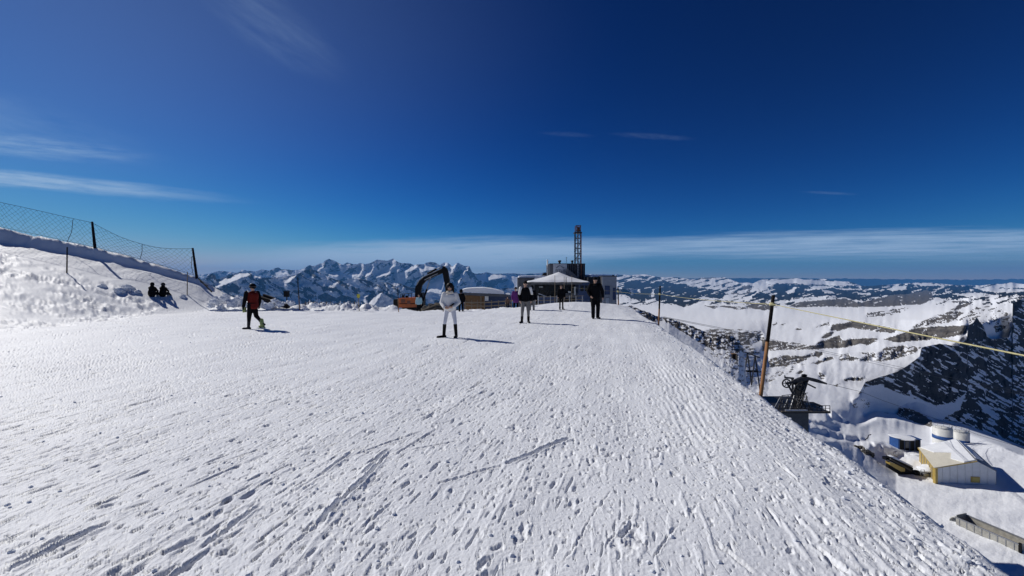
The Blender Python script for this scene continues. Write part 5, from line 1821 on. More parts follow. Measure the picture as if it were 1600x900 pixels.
# lattice mast
MD = SD + 4.5
mt = thing('lattice_mast', 'tall steel lattice mast with a small head platform on the summit building', 'mast', P(903.7, 437, MD))
XL, XR = P(899.2, 0, MD).x, P(908.2, 0, MD).x
hw_ = XR - XL
for (dx_, dy_) in ((0, 0), (1, 0), (0, 1), (1, 1)):
    part('leg', MB().bar((XL + dx_ * hw_, MD + dy_ * hw_, P(0, 438, MD).z), (XL + dx_ * hw_, MD + dy_ * hw_, P(0, 363, MD).z), .13), M_rust if dx_ else M_steel, mt)
zb_, zt_ = P(0, 436, MD).z, P(0, 364, MD).z
NB_ = 9
for i in range(NB_ + 1):
    z_ = zb_ + (zt_ - zb_) * i / NB_
    q = MB()
    for (a, b) in (((0, 0), (1, 0)), ((1, 0), (1, 1)), ((1, 1), (0, 1)), ((0, 1), (0, 0))):
        q.bar((XL + a[0] * hw_, MD + a[1] * hw_, z_), (XL + b[0] * hw_, MD + b[1] * hw_, z_), .09)
    part('ring', q, M_steel, mt)
    if i < NB_:
        z2 = zb_ + (zt_ - zb_) * (i + 1) / NB_
        q = MB()
        fl = i % 2
        for (a, b) in (((0, 0), (1, 0)), ((1, 0), (1, 1)), ((0, 1), (1, 1)), ((0, 0), (0, 1))):
            if fl:
                a, b = b, a
            q.bar((XL + a[0] * hw_, MD + a[1] * hw_, z_), (XL + b[0] * hw_, MD + b[1] * hw_, z2), .06)
        part('brace', q, M_rust if i % 3 == 0 else M_steel, mt)
part('inner_ladder', MB().bar(((XL + XR) / 2, MD + hw_ / 2, zb_), ((XL + XR) / 2, MD + hw_ / 2, zt_), .28, .10), M_gal, mt)
part('platform', PB(MB(), 897.8, 909.4, 362.2, 364, MD - .2, hw_ + .5), M_steel, mt)
q = MB()
for x in (900, 903.5, 907.3):
    for dy_ in (0, hw_):
        q.bar((P(x, 0, MD).x, MD + dy_, P(0, 363, MD).z), (P(x, 0, MD).x, MD + dy_, P(0, 352, MD).z), .12)
for y in (352.3, 356, 359.5):
    q.bar(P(899.7, y, MD), P(907.6, y, MD), .12)
    q.bar(P(899.7, y, MD + hw_), P(907.6, y, MD + hw_), .12)
q.bar(P(900, 361, MD), P(907, 353, MD), .12)
q.bar(P(907, 361, MD), P(900, 353, MD), .12)
part('head_frame', q, M_rust, mt)
part('head_box', PB(MB(), 901.8, 905.8, 355, 361.5, MD + .2, .6), M_steel, mt)

# railing in front of the terrace
t = thing('terrace_railing', 'grey railing with panels below the white canopy', 'railing', P(860, 478, 56))
q = MB()
for x in (836, 841, 850, 860, 870, 880, 890, 900, 910):
    part('post', MB().bar(P(x, 482, 56), P(x, 462, 56), .11), M_gal if x != 841 else M_cladl, t)
for y in (463, 468.5, 474):
    part('rail', MB().bar(P(834, y + 1.2, 56), P(912, y - .8, 56), .08), M_wood2, t)
part('infill_panel', PB(MB(), 843, 868, 464.5, 474, 56.1, .05), M_bluew, t)
t = MB()
t.bar(P(842, 459, 57), P(856, 464, 57), .5, .1)
t.bar(P(846, 464, 57), P(846, 474, 57), .1)
t.bar(P(853, 464, 57), P(853, 474, 57), .1)
tag(t.build('pale_table', M_cladl, None, P(849, 470, 57)), 'pale tilted table top under the left side of the canopy', 'table')

# ================================================================ HUT WITH RAILS
HD = 45.0
t = thing('snow_covered_hut', 'low wooden hut under a thick white snow roof left of the summit building', 'hut', P(760, 486, HD))
ring = []
q = MB()
top = [(722, 456.5), (723, 452.5), (729, 450.8), (740, 450), (755, 449.6), (768, 451), (779, 453.5), (787.5, 457), (788, 459.5)]
n_ = len(top)
vs = [P(x, y, HD - .6) for (x, y) in top] + [P(x, y - 1.2 * (0 < i < n_ - 1), HD + 1.6) for i, (x, y) in enumerate(top)] + [P(x, y, HD + 4) for (x, y) in top]
fs = [(k * n_ + i, k * n_ + i + 1, (k + 1) * n_ + i + 1, (k + 1) * n_ + i) for k in range(2) for i in range(n_ - 1)]
fs.append(tuple(range(n_))[::-1])
q.add(vs, fs)
part('snow_roof', q, M_snow, t, False)
part('snow_roof', px_prism(MB(), [(787, 459.3), (797, 460), (799.5, 462.2), (787, 462.2)], HD - .3, 3.5), M_snow, t)
part('fascia', px_prism(MB(), [(722.5, 457.2), (788, 459.7), (800, 462.2), (800, 464), (750, 462.5), (722.5, 460.5)], HD - .5, .25), M_clad, t)
part('wall', PB(MB(), 725, 757, 461.5, 492, HD, 3.2), M_wood, t)
for i in range(9):
    part('plank', PB(MB(), 726 + i * 3.1, 728.7 + i * 3.1, 462, 486, HD - .05, .045), M_wood, t)
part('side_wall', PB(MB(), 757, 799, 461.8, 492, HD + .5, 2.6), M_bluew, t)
part('corner_post', PB(MB(), 750.5, 752.3, 461, 487, HD - .14, .12), M_wood2, t)
part('brace', MB().bar(P(727, 472, HD - .1), P(750, 476, HD - .1), .08), M_wood2, t)
part('notice_board', PB(MB(), 757.5, 763.2, 462.8, 470, HD - .16, .05), M_wplas, t)
rl = thing('wooden_rail_fence', 'grey wooden rail fence running in front of the hut', 'fence', P(765, 484, HD - 2))
for x in (727, 737, 746, 757, 768, 779, 790, 799):
    part('post', MB().bar(P(x, 487, HD - 2), P(x, 469.5, HD - 2), .10), M_wood2, rl)
for (y0, y1) in ((473, 470), (478.5, 476)):
    part('rail', MB().bar(P(726, y0 - 1, HD - 2.05), P(757, y0, HD - 2.05), .09), M_wood2, rl)
    part('rail', MB().bar(P(757, y0, HD - 2.05), P(800, y1, HD - 2.05), .10), M_wood2, rl)

# ================================================================ EXCAVATOR
ED = 40.0
t = thing('excavator', 'orange crawler excavator with black raised boom at the far edge of the snow', 'excavator', P(650, 487, ED))
for k, dd in enumerate((0, 2.0)):
    q = MB()
    D_ = ED - .3 + dd
    x0, x1 = 627, 676
    pts = []
    for i in range(13):
        u = math.pi / 2 + math.pi * i / 12
        pts.append((x0 + 4 + 4 * math.cos(u), 484 - 4 * math.sin(u)))
    for i in range(13):
        u = -math.pi / 2 + math.pi * i / 12
        pts.append((x1 - 4 + 4 * math.cos(u), 484 - 4 * math.sin(u)))
    tr = part('track', px_prism(q, pts, D_, .5), M_tyre, t)
    for x in (632, 640, 648, 656, 664, 671):
        part('roller', MB().path([P(x, 484.5, D_ - .06), P(x, 484.5, D_ + .1)], .15, 10), M_steel, tr)
part('undercarriage', PB(MB(), 634, 668, 479, 485, ED + .3, 1.4), M_blackp, t)
part('house', px_prism(MB(), [(622, 466), (649, 465), (651, 480), (623, 481)], ED - .35, 2.5), M_orange, t)
part('counterweight', px_prism(MB(), [(614.5, 468), (622, 467), (623, 481), (617, 481.5), (614.5, 478)], ED - .35, 2.5), M_blackp, t)
part('engine_hatch', PB(MB(), 636, 641, 470, 475, ED - .40, .06), M_rust, t)
part('side_stripe', PB(MB(), 624, 648, 474, 475.2, ED - .38, .04), M_blackp, t)
part('side_panel', PB(MB(), 626, 633, 468, 473, ED - .385, .04), M_rust, t)
cab = part('cab', px_prism(MB(), [(649.5, 458), (659, 457), (661, 466), (660.5, 480), (649.5, 480)], ED + .8, 1.2), M_blackp, t)
part('cab_window', px_prism(MB(), [(651, 459.5), (658.3, 459), (659.8, 466), (659.6, 471), (651, 471)], ED + .74, .06), M_glass, cab)
hr = MB()
for (x, h) in ((626, 460), (632, 459), (638, 458.5), (643, 458)):
    hr.path([P(x, 466, ED - .2), P(x, h, ED - .2)], .03, 5)
    hr.path([P(x, 466, ED + 1.8), P(x, h, ED + 1.8)], .03, 5)
hr.path([P(626, 460, ED - .2), P(643, 458, ED - .2)], .03, 5)
part('handrail', hr, M_blackp, t)
part('exhaust', PB(MB(), 628, 630.5, 461, 466, ED + .8, .25), M_blackp, t)
part('air_filter', PB(MB(), 633.5, 637, 462, 466, ED + .4, .35), M_blackp, t)
boom = px_prism(MB(), [(648, 464), (648.5, 450), (652, 441), (660, 433.5), (675, 427), (692, 419), (696, 421), (694, 425.5), (678, 432), (665, 439), (659, 446), (657, 455), (657, 466)], ED + .4, .42)
bo = part('boom', boom, M_blackp, t)
part('boom_marking', px_prism(MB(), [(663, 437), (674, 431.2), (684, 427), (684, 428), (674, 432.4), (664, 438)], ED + .37, .03), M_gal, bo)
part('hydraulic_pipe', MB().path([P(650.5, 446, ED + .35), P(655, 438, ED + .35), P(663, 431.5, ED + .35), P(677, 425.5, ED + .35), P(690, 419.5, ED + .35)], .035, 6), M_gal, bo)
sc_ = part('boom_cylinder', MB().path([P(661, 470, ED + .3), P(667, 452, ED + .3)], .09, 8), M_blackp, t, True)
part('piston', MB().path([P(667, 452, ED + .3), P(673, 433, ED + .3)], .05, 8), M_gal, sc_, True)
sc_ = part('stick_cylinder', MB().path([P(668, 427.5, ED + .6), P(682, 420.5, ED + .6)], .10, 8), M_blackp, t, True)
part('piston', MB().path([P(682, 420.5, ED + .6), P(693, 415.8, ED + .6)], .045, 8), M_gal, sc_, True)
part('stick', px_prism(MB(), [(690, 420), (692.5, 416.2), (695, 416), (698.5, 420), (700.5, 430), (701.5, 444), (702, 458), (697, 460), (694.5, 444), (692, 430)], ED + .42, .36), M_blackp, t)
sc_ = part('bucket_cylinder', MB().path([P(699, 422, ED + .5), P(702.5, 440, ED + .5)], .07, 8), M_steel, t, True)
part('piston', MB().path([P(702.5, 440, ED + .5), P(704, 456, ED + .5)], .04, 8), M_gal, sc_, True)
part('bucket', px_prism(MB(), [(697, 458), (704, 457), (707, 464), (705, 472), (698, 476), (690, 474), (694, 468)], ED + .1, 1.0), M_blackp, t)
# spoil heap beside it
q = MB()
for i, (x, y, r) in enumerate(((668, 484, 9), (678, 480, 9), (688, 483, 10), (660, 487, 6), (700, 485, 8), (710, 487, 6))):
    l_ = lump(P(x, y, ED - 1.5), r * ED / F, 60 + i, jag=.5)
    q.add(l_.v, l_.f)
tag(q.build('spoil_heap', M_rock, None, P(680, 487, ED - 1.5)), 'dark heap of broken rock beside the excavator bucket', 'rock heap')
q = MB().bar(P(656, 486, ED - 2.3), P(691, 472, ED - 1.7), .10)
q.bar(P(660, 489, ED - 2.3), P(693, 477, ED - 1.7), .08)
tag(q.build('leaning_planks', M_wood2, None, P(656, 486, ED - 2.3)), 'pair of long planks leaning on the dark rock heap', 'planks')

# ================================================================ RIGHT-HAND SLOPE
# box post and pale post on the rim
t = thing('wooden_post', 'stout dark timber post beside a pale stake just over the rim', 'post', P(1146, 578, 30))
part('post', MB().bar(P(1146.2, 585, 30), P(1146.2, 553, 30), .24, .22), M_tar, t)
part('cap', MB().box(P(1146.2, 552.6, 30), (.30, .28, .05)), M_wood, t)
part('stake', MB().bar(P(1151, 585, 30.1), P(1151.2, 555, 30.1), .11, .06), M_wood2, t)

# A-frame pylon
AD = 58.0
t = thing('cable_trestle', 'spindly black double A-frame trestle beyond the rim, left of the thick pole', 'trestle', P(1175, 602, AD))
for (ap_, l1, l2) in (((1168, 552), (1162.3, 592), (1174.5, 602)), ((1179.8, 555), (1174.5, 600), (1187.5, 610))):
    part('leg', MB().bar(P(*l1, AD - 1), P(*ap_, AD), .13), M_steel, t)
    part('leg', MB().bar(P(*l2, AD + .5), P(*ap_, AD), .13), M_steel, t)
part('crossbeam', MB().bar(P(1164.5, 550.5, AD), P(1187, 558.5, AD), .16), M_steel, t)
part('tie_bar', MB().bar(P(1166, 572, AD), P(1171.5, 576, AD), .07), M_steel, t)
part('tie_bar', MB().bar(P(1178, 574, AD), P(1183.5, 580, AD), .07), M_steel, t)
part('sheave_block', MB().box(P(1175, 580, AD + .4), (1.6, .5, .22)), M_blackp, t)

# lift station
LD_ = 60.0
t = thing('lift_station', 'black steel chairlift drive station with two spoked wheels below the rim', 'lift station', P(1250, 672, LD_))
part('concrete_base', PB(MB(), 1226, 1263.5, 645.5, 690, LD_ - 1, 6), M_conc, t)
dk = part('deck', PB(MB(), 1221, 1298, 643.6, 646, LD_ - 2.2, 8), M_steel, t)
part('deck_edge', PB(MB(), 1221, 1298, 642.6, 643.7, LD_ - 2.3, .12), M_wood2, t)
part('concrete_lip', PB(MB(), 1228, 1262, 640.2, 642, LD_ - 2.4, .2), M_cladl, t)
for i in range(12):
    x = 1223 + i * 6.7
    part('rail_post', MB().bar(P(x, 643, LD_ - 2.2), P(x, 633.5, LD_ - 2.2), .07), M_steel, t)
part('handrail', MB().bar(P(1223, 633.5, LD_ - 2.2), P(1297, 633.8, LD_ - 2.2), .07), M_steel, t)
part('handrail', MB().bar(P(1223, 638, LD_ - 2.2), P(1297, 638.4, LD_ - 2.2), .05), M_steel, t)
part('drive_housing', px_prism(MB(), [(1245, 642), (1245, 626), (1249, 620), (1255, 594), (1262, 590), (1265, 593), (1260, 602), (1255, 620), (1253, 642)], LD_ + .5, 1.2), M_blackp, t)
part('counterweight', PB(MB(), 1266, 1286, 634, 642, LD_ + 1, 2), M_blackp, t)
for (x, y, w_) in ((1254.5, 628.5, 5), (1261.5, 628.5, 4), (1275, 635, 4), (1281.5, 635.5, 4)):
    part('window', PB(MB(), x, x + w_, y, y + 4, LD_ - .05 + (.9 if x > 1264 else 0.4), .08), M_winw, t)
part('girder', px_prism(MB(), [(1238, 600), (1242, 595), (1251, 591), (1264, 589.5), (1279, 593), (1292, 598.5), (1292.5, 601), (1278, 598), (1264, 594.5), (1251, 596), (1243, 602)], LD_ - .5, .5), M_steel, t)
part('girder_arm', MB().bar(P(1262, 600, LD_ - .3), P(1274, 606, LD_ - .3), .2), M_steel, t)
part('strut', MB().bar(P(1260.5, 598, LD_ - .6), P(1253.5, 620, LD_ - .6), .22), M_steel, t)
part('strut', MB().bar(P(1246, 598, LD_ - .6), P(1236, 620, LD_ - .6), .18), M_steel, t)
part('winch', lump(P(1256.5, 587, LD_), .38, 5, n=10), M_blackp, t)
part('mast_tip', MB().bar(P(1227, 590, LD_), P(1226, 586.5, LD_), .12), M_steel, t)
part('sheave_frame', MB().bar(P(1230, 599, LD_ - .8), P(1252, 594, LD_ - .4), .26), M_steel, t)
part('sheave_frame', MB().bar(P(1230, 599, LD_ - .8), P(1243, 622, LD_ - .6), .2), M_steel, t)
part('sheave_frame', MB().bar(P(1238, 592, LD_ + .2), P(1240, 640, LD_ + .2), .22), M_steel, t)
part('sheave_frame', MB().bar(P(1226, 590, LD_ - .2), P(1240, 591, LD_ - .2), .22), M_steel, t)
for (x, y, r) in ((1229, 599, .60), (1250.5, 604.5, .55)):
    c0 = P(x, y, LD_ - 1.1)
    wh = part('wheel', MB().path([c0 + Vector((r * math.cos(u), 0, r * math.sin(u))) for u in [2 * math.pi * i / 20 for i in range(21)]], .10, 6, False), M_steel, t, True)
    for i in range(6):
        u = math.pi * i / 3
        part('spoke', MB().bar(c0, c0 + Vector((r * math.cos(u), 0, r * math.sin(u))), .07), M_steel, wh)
    part('hub', MB().path([c0 + Vector((0, -.1, 0)), c0 + Vector((0, .2, 0))], .14, 10), M_steel, wh, True)
rs = random.Random(5)
for i in range(26):
    x = rs.uniform(1216, 1262)
    y0 = rs.uniform(614, 626) if x > 1226 else rs.uniform(618, 628)
    part('lattice_bar', MB().bar(P(x, y0, LD_ - 1.5 + rs.uniform(0, 1.5)), P(x + rs.uniform(-12, 10), 643, LD_ - 1.5 + rs.uniform(0, 1.5)), .08), M_steel if i % 3 else M_gal, t)
for y in (616, 622, 629, 636):
    part('lattice_rail', MB().bar(P(1222 - (y - 616) * .4, y + 2, LD_ - 1.6), P(1262, y - 2, LD_ - 1.6), .08), M_steel, t)

# ---- works terrace
def gD(px, py):
    return valley_D(px, py)


# blue container
t = thing('blue_container', 'blue site container with dark open front beside a snow drift', 'container', P(1416, 703, 90))
CD = gD(1416, 704)
cx0, cx1 = P(1404, 0, CD).x, P(1438.5, 0, CD).x
cz0, cz1 = P(0, 707, CD).z, P(0, 687, CD).z
def CB(nm, xa, xb, ya, yb, za, zb, m_):
    return part(nm, MB().box(((xa + xb) / 2, (ya + yb) / 2, (za + zb) / 2), (xb - xa, yb - ya, zb - za)), m_, t)
CB('body', cx0, cx1, CD, CD + 2.0, cz0, cz1 - .05, M_blackp)
CB('end_wall', cx0 - .12, cx0 - .005, CD - .06, CD + 2.05, cz0, cz1, M_blue)
CB('roof', cx0 - .2, cx1 + .1, CD - .15, CD + 2.1, cz1 + .002, cz1 + .14, M_blue)
for (x, w_) in ((1404.2, 1.6), (1413, 1.2), (1421, 1.2), (1429, 1.2), (1437, 1.4)):
    part('door_post', PB(MB(), x, x + w_, 687, 706, CD - .08, .07), M_blue if x < 1408 else M_bluew, t)
part('door_panel', PB(MB(), 1415, 1420, 690, 700, CD - .05, .04), M_clad, t)
# silos
for (x, y0, lab) in ((1472.5, 667, 'left and taller one of two white silos with a blue band'), (1500.5, 673, 'right one of two white silos with a blue band, behind the hall ridge')):
    SDp = 100.0 if x < 1480 else 101.5
    r_ = 11.3 * SDp / F if x < 1480 else 10 * SDp / F
    t = thing('silo', lab, 'silo', P(x, 705, SDp), 0, 'white and blue silos behind the hall')
    def ringz(y):
        return P(x, y, SDp)
    part('shell', MB().path([ringz(708), ringz(y0 + 1.2)], r_, 28), M_silo, t, True)
    part('blue_band', MB().path([ringz(y0 + 18), ringz(y0 + 12.5)], r_ * 1.01, 28), M_blue, t, True)
    part('top_cone', MB().path([ringz(y0 + 1.2), ringz(y0 - .8)], [r_ * .98, r_ * .35], 28), M_silo, t, True)
    hrm = MB()
    for i in range(10):
        u = 2 * math.pi * i / 10
        b_ = ringz(y0 + 1) + Vector((r_ * .95 * math.cos(u), r_ * .95 * math.sin(u), 0))
        hrm.path([b_, b_ + Vector((0, 0, .75))], .035, 5)
    hrm.path([ringz(y0 + 1) + Vector((r_ * .95 * math.cos(u), r_ * .95 * math.sin(u), .75)) for u in [2 * math.pi * i / 20 for i in range(21)]], .035, 5, False)
    part('top_railing', hrm, M_gal, t)
    part('ladder', MB().bar(ringz(708) + Vector((r_ + .1, -.3, 0)), ringz(y0) + Vector((r_ + .1, -.3, 0)), .3, .08), M_gal, t)
# tent hall
t = thing('tent_hall', 'cream tarpaulin storage hall with yellow eaves and a yellow gable window', 'hall', P(1500, 756, 76))
A1, A2 = P(1461, 731, 75.0), P(1436.2, 699.8, 84.1)
B1 = P(1555.5, 735.6, 73.9)
G1 = P(1526, 720.4, 74.3)
Lv = A2 - A1
B2, G2 = B1 + Lv, P(1494.5, 687.2, 83.4)
dn_ = Vector((0, 0, -1))
fl = -38.5
def dz_(v):
    return Vector((v.x, v.y, fl))
th = Vector((0, 0, .12))
part('gable_wall', MB().add([dz_(A1), dz_(B1), B1, G1, A1] + [p + Lv.normalized() * .15 for p in (dz_(A1), dz_(B1), B1, G1, A1)],
                            [(0, 1, 2, 3, 4), (9, 8, 7, 6, 5), (0, 5, 6, 1), (1, 6, 7, 2), (2, 7, 8, 3), (3, 8, 9, 4), (4, 9, 5, 0)]), M_gablec, t)
off = (A2 - A1).cross(Vector((0, 0, 1))).normalized() * .1
part('side_wall', MB().hexa([dz_(A1), dz_(A1) + (B1 - A1).normalized() * .15, dz_(A2) + (B1 - A1).normalized() * .15, dz_(A2), A1, A1 + (B1 - A1).normalized() * .15, A2 + (B1 - A1).normalized() * .15, A2]), M_yellow, t)
part('rear_wall', MB().add([dz_(A2), dz_(B2), B2, G2, A2], [(0, 1, 2, 3, 4)]), M_tarp, t)
part('far_wall', MB().hexa([dz_(B1), dz_(B1) + Vector((.1, 0, 0)), dz_(B2) + Vector((.1, 0, 0)), dz_(B2), B1, B1 + Vector((.1, 0, 0)), B2 + Vector((.1, 0, 0)), B2]), M_tarp, t)


def roof_quad(a, b, c, d, h, nm, m_, parent=None):
    n = (b - a).cross(d - a).normalized()
    if n.z < 0:
        n = -n
    return part(nm, MB().hexa([a, b, c, d, a + n * h, b + n * h, c + n * h, d + n * h]), m_, parent or t)


ov = (A1 - G1).normalized() * .2
ov2 = (B1 - G1).normalized() * .15
fr = -Lv.normalized() * .15
r1 = roof_quad(A1 + ov + fr, G1 + fr, G2, A2 + ov, .10, 'roof_sheet', M_tarp)
r2 = roof_quad(G1 + fr + Vector((.01, 0, 0)), B1 + ov2 + fr, B2 + ov2, G2, .09, 'roof_sheet', M_bluew)
# snow lying on the upper part of the left roof, and on the other slope
m1 = A1.lerp(G1, .55)
sn = MB()
pl_ = [G1.lerp(A1, .04), G1.lerp(A1, .30), G1.lerp(A1, .52).lerp(G2.lerp(A2, .5), .22), G1.lerp(A1, .40).lerp(G2.lerp(A2, .4), .45), G1.lerp(A1, .75).lerp(G2.lerp(A2, .78), .62), G2.lerp(A2, .97).lerp(A1, .03), G2.lerp(A2, .02)]
up_ = Vector((0, 0, .12))
n_ = len(pl_)
sn.add([p + up_ for p in pl_] + [p + up_ * 2.4 for p in pl_], [tuple(range(n_))[::-1], tuple(range(n_, 2 * n_))] + [(i, (i + 1) % n_, n_ + (i + 1) % n_, n_ + i) for i in range(n_)])
part('roof_snow', sn, M_snow, t)
roof_quad(G1.lerp(B1, .08).lerp(G2, .12) + Vector((0, 0, .1)), G1.lerp(B1, .6).lerp(B2, .3) + Vector((0, 0, .1)), B2.lerp(G2, .25) + Vector((0, 0, .1)), G2.lerp(B2, .05) + Vector((0, 0, .1)), .12, 'roof_snow', M_snow)
part('eaves_trim', MB().bar(A1 + ov + Vector((0, -.05, -.02)), G1 + fr * 1.2, .12, .16), M_yellow, t)
part('eaves_trim', MB().bar(A1 + ov + Vector((0, -.05, -.05)), A2 + ov, .16, .22), M_yellow, t)
part('corner_column', MB().bar(dz_(A1) + Vector((-.1, -.15, 0)), A1 + Vector((-.1, -.15, 0)), .45), M_yellow, t)
gw = A1.lerp(B1, .665)
wv = (B1 - A1).normalized()
wf = part('window', MB().bar(Vector((gw.x, gw.y - .03, -35.1)) - wv * .72, Vector((gw.x, gw.y - .03, -35.1)) + wv * .72, .12, 1.05), M_yellow, t)
part('pane', MB().bar(Vector((gw.x, gw.y - .11, -35.1)) - wv * .55, Vector((gw.x, gw.y - .11, -35.1)) + wv * .55, .04, .75), mat('yellow_pane', (.45, .36, .08), .3), wf)
for i in range(1, 6):
    f0, f1 = G1.lerp(G2, i / 6) + Vector((0, 0, .11)), A1.lerp(A2, i / 6) + Vector((0, 0, .11))
    part('roof_batten', MB().bar(f0, f1, .06, .05), M_tarp, t)
    f1 = B1.lerp(B2, i / 6) + Vector((0, 0, .10))
    part('roof_batten', MB().bar(f0, f1, .06, .05), M_gal, t)
    f0, f1 = A1.lerp(A2, i / 6) + Vector((-.06, -.04, 0)), dz_(A1.lerp(A2, i / 6)) + Vector((-.06, -.04, 0))
    part('wall_post', MB().bar(f0, f1, .10, .08), M_gal, t)
for i in range(1, 8):
    f0 = A1.lerp(B1, i / 8)
    top_ = A1.lerp(G1, (i / 8) / .685) if i / 8 < .685 else G1.lerp(B1, (i / 8 - .685) / .315)
    part('gable_seam', MB().bar(dz_(f0) + Vector((0, -.04, 0)), Vector((f0.x, f0.y - .04, top_.z - .1)), .04, .04), M_gablec, t)
part('ridge_seam', MB().bar(G1 + fr + Vector((0, 0, .1)), G2 + Vector((0, 0, .1)), .1, .08), M_gal, t)

# half-buried groomer / loader
GD_ = gD(1410, 742)
t = thing('snow_groomer', 'yellow and black tracked machine with a snowy back half sunk in the snow', 'snow groomer', P(1410, 744, GD_))
part('chassis', px_prism(MB(), [(1390, 723), (1393, 722.5), (1414, 732), (1414, 737), (1408, 737), (1391, 727)], GD_, .9), M_yellow, t)
part('engine_deck', px_prism(MB(), [(1386, 718), (1392, 714.5), (1427, 731), (1426, 741), (1412, 740), (1411, 731)], GD_ + .3, .9), M_blackp, t)
part('deck_snow', px_prism(MB(), [(1391, 713.6), (1397, 713.4), (1427, 728.5), (1424, 731), (1392, 715)], GD_ + .5, .8), M_snow, t)
part('cab', px_prism(MB(), [(1384, 719), (1384.5, 715.5), (1389, 715), (1392, 719)], GD_ + .4, .8), M_blackp, t)
part('boom_arm', MB().bar(P(1391, 717, GD_ - .1), P(1424, 735.5, GD_ - .2), .22), M_steel, t)
part('track', px_prism(MB(), [(1388, 725), (1411, 738), (1423, 741), (1420, 744.5), (1406, 742), (1388, 731)], GD_ + .1, .5), M_tyre, t)
part('tool_box', px_prism(MB(), [(1443, 740), (1463, 741), (1464, 747), (1443, 746)], GD_ - .5, 1.2), M_gal, t)
part('hose', MB().path([P(1438, 742, GD_ - .6), P(1439, 734, GD_ - .6), P(1444, 734, GD_ - .6), P(1445, 741, GD_ - .6)], .06, 6), M_gal, t)
part('grab', lump(P(1432, 739, GD_ + .2), .75, 8, n=10), M_blackp, t)
q = MB()
q.bar(P(1447, 749, GD_ - 1.5), P(1478, 768, GD_ - 4), .55, .35)
tag(q.build('snowy_beam', M_snow, None, P(1447, 749, GD_ - 1.5)), 'long straight beam under snow lying in front of the tent hall', 'beam')
# rocks of the diggings
for i, (x, y, r, lab) in enumerate(((1343, 700, 5, 'dark bare rock sticking out of the snow, second from the left in its row'), (1352, 707, 6, 'largest dark bare rock of the row left of the yellow machine'), (1361, 712, 4, 'dark bare rock of the row nearest to the yellow machine'), (1337, 698, 3, 'smallest dark bare rock, leftmost of the row left of the yellow machine'))):
    D_ = gD(x, y)
    tag(lump(P(x, y, D_), r * D_ / F, 30 + i, M_rock, jag=.5).build('rock', M_rock, None, P(x, y, D_)), lab, 'rock', 'bare rocks on the works slope')
# hooked steel bar
tag(MB().path([P(1352, 687, 90), P(1356, 684, 90), P(1357, 680, 90), P(1361, 679, 90)], .10, 6).build('bent_bar', M_steel, None, P(1352, 687, 90)), 'bent dark steel bar standing out of the snow cutting', 'steel bar')

# tipper body
TD = 57.0
t = thing('tipper_truck', 'long grey open tipper truck body with black underframe in the lower right corner', 'truck', P(1548, 860, TD))
a_ = P(1493.5, 809, 62.0)
ux = (P(1588, 850, 55.8) - a_)
ux.z = 0
Lb = ux.length + .2
ux.normalize()
uy = Vector((-ux.y, ux.x, 0))
if uy.y < 0:
    uy = -uy
zt2 = a_.z


def TB(nm, u0, u1, v0, v1, z0_, z1_, m_, tilt=0):
    pts = []
    for z_ in (z0_, z1_):
        for (u, v) in ((u0, v0), (u1, v0), (u1, v1), (u0, v1)):
            pts.append(a_ + ux * u + uy * v + Vector((0, 0, z_)))
    return part(nm, MB().hexa(pts), m_, t)


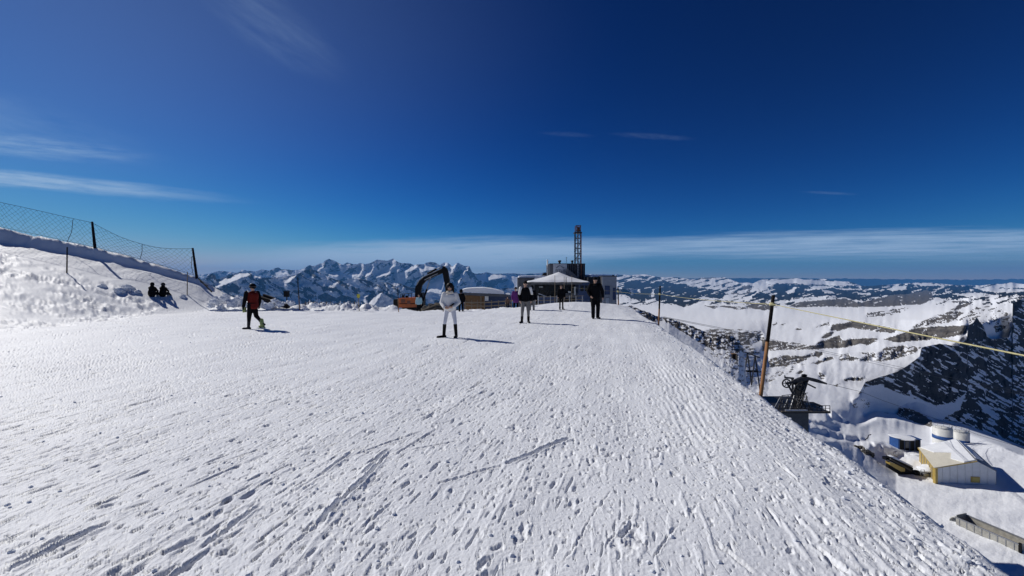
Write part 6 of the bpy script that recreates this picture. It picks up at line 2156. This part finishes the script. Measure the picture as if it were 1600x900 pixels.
TB('side_board', 0, Lb, 0, .08, -1.0, 0, M_alu)
TB('top_rail', -.1, Lb + .05, -.06, .14, 0, .14, M_gal)
TB('side_board', 0, Lb, 2.3, 2.38, -1.0, .05, M_alu)
TB('top_rail', -.1, Lb + .05, 2.24, 2.44, .05, .19, M_gal)
TB('tailboard', Lb - .08, Lb, .08, 2.3, -1.0, .0, M_alu)
TB('headboard', 0, .08, .08, 2.3, -1.0, .45, M_alu)
TB('load_floor', .08, Lb - .08, .08, 2.3, -1.0, -.9, M_wood2)
for i in range(8):
    TB('stake', Lb * (i + .5) / 8 - .04, Lb * (i + .5) / 8 + .04, -.05, 0.0, -1.05, -.02, M_gal)
TB('chassis', .2, Lb - .2, .4, 1.9, -1.5, -1.03, M_blackp)
TB('underrun_guard', .4, Lb - .3, -.02, .06, -1.55, -1.1, M_blackp)
TB('rear_post', Lb, Lb + .25, -.05, .25, -1.1, .3, M_blackp)
for u in (1.2, 2.4, Lb - 1.6):
    for v in (.25, 2.0):
        c0 = a_ + ux * u + uy * v + Vector((0, 0, -1.75))
        wq = part('wheel', MB().path([c0 - uy * .16, c0 + uy * .16], .48, 18), M_tyre, t, False)
        part('rim', MB().path([c0 - uy * .18, c0 - uy * .1], .24, 12), M_steel, wq)
ft = MB()
pts = []
for i in range(7):
    u = math.pi / 2 * i / 6
    pts.append(a_ + ux * (-.1 - .9 * math.sin(u)) + uy * .4 + Vector((0, 0, -.9 * (1 - math.cos(u)) - .05)))
for k in range(6):
    ft.hexa([pts[k] + Vector((0, 0, -.12)), pts[k + 1] + Vector((0, 0, -.12)), pts[k + 1] + uy * 1.6 + Vector((0, 0, -.12)), pts[k] + uy * 1.6 + Vector((0, 0, -.12)), pts[k], pts[k + 1], pts[k + 1] + uy * 1.6, pts[k] + uy * 1.6])
part('cab_fairing', ft, M_silo, t)
# buried ring near the truck
cc = P(1507, 805, 66)

# drifts that lie against the works buildings
for (x, y, r, D_, sq, lab) in ((1450, 733, 13, 78.5, .42, 'low smooth snow drift against the yellow side of the tent hall'),
                               (1388, 706, 12, 88.5, .35, 'snow drift piled at the blue end of the container'),
                               (1430, 709, 10, 87.5, .30, 'snow drift in front of the open container')):
    c_ = P(x, y, D_)
    tag(lump(c_, r * D_ / F, int(x), jag=.3, sq=sq, n=18).build('snow_drift', M_snow, None, c_, True), lab, 'snow drift')
part('roof_snow', lump(Vector(((cx0 + cx1) / 2 - .4, CD + 1.1, cz1 + .12)), 2.3, 77, jag=.3, sq=.07, n=18), M_snow, [o for o in C.objects if o.name.startswith('blue_container')][0], True)
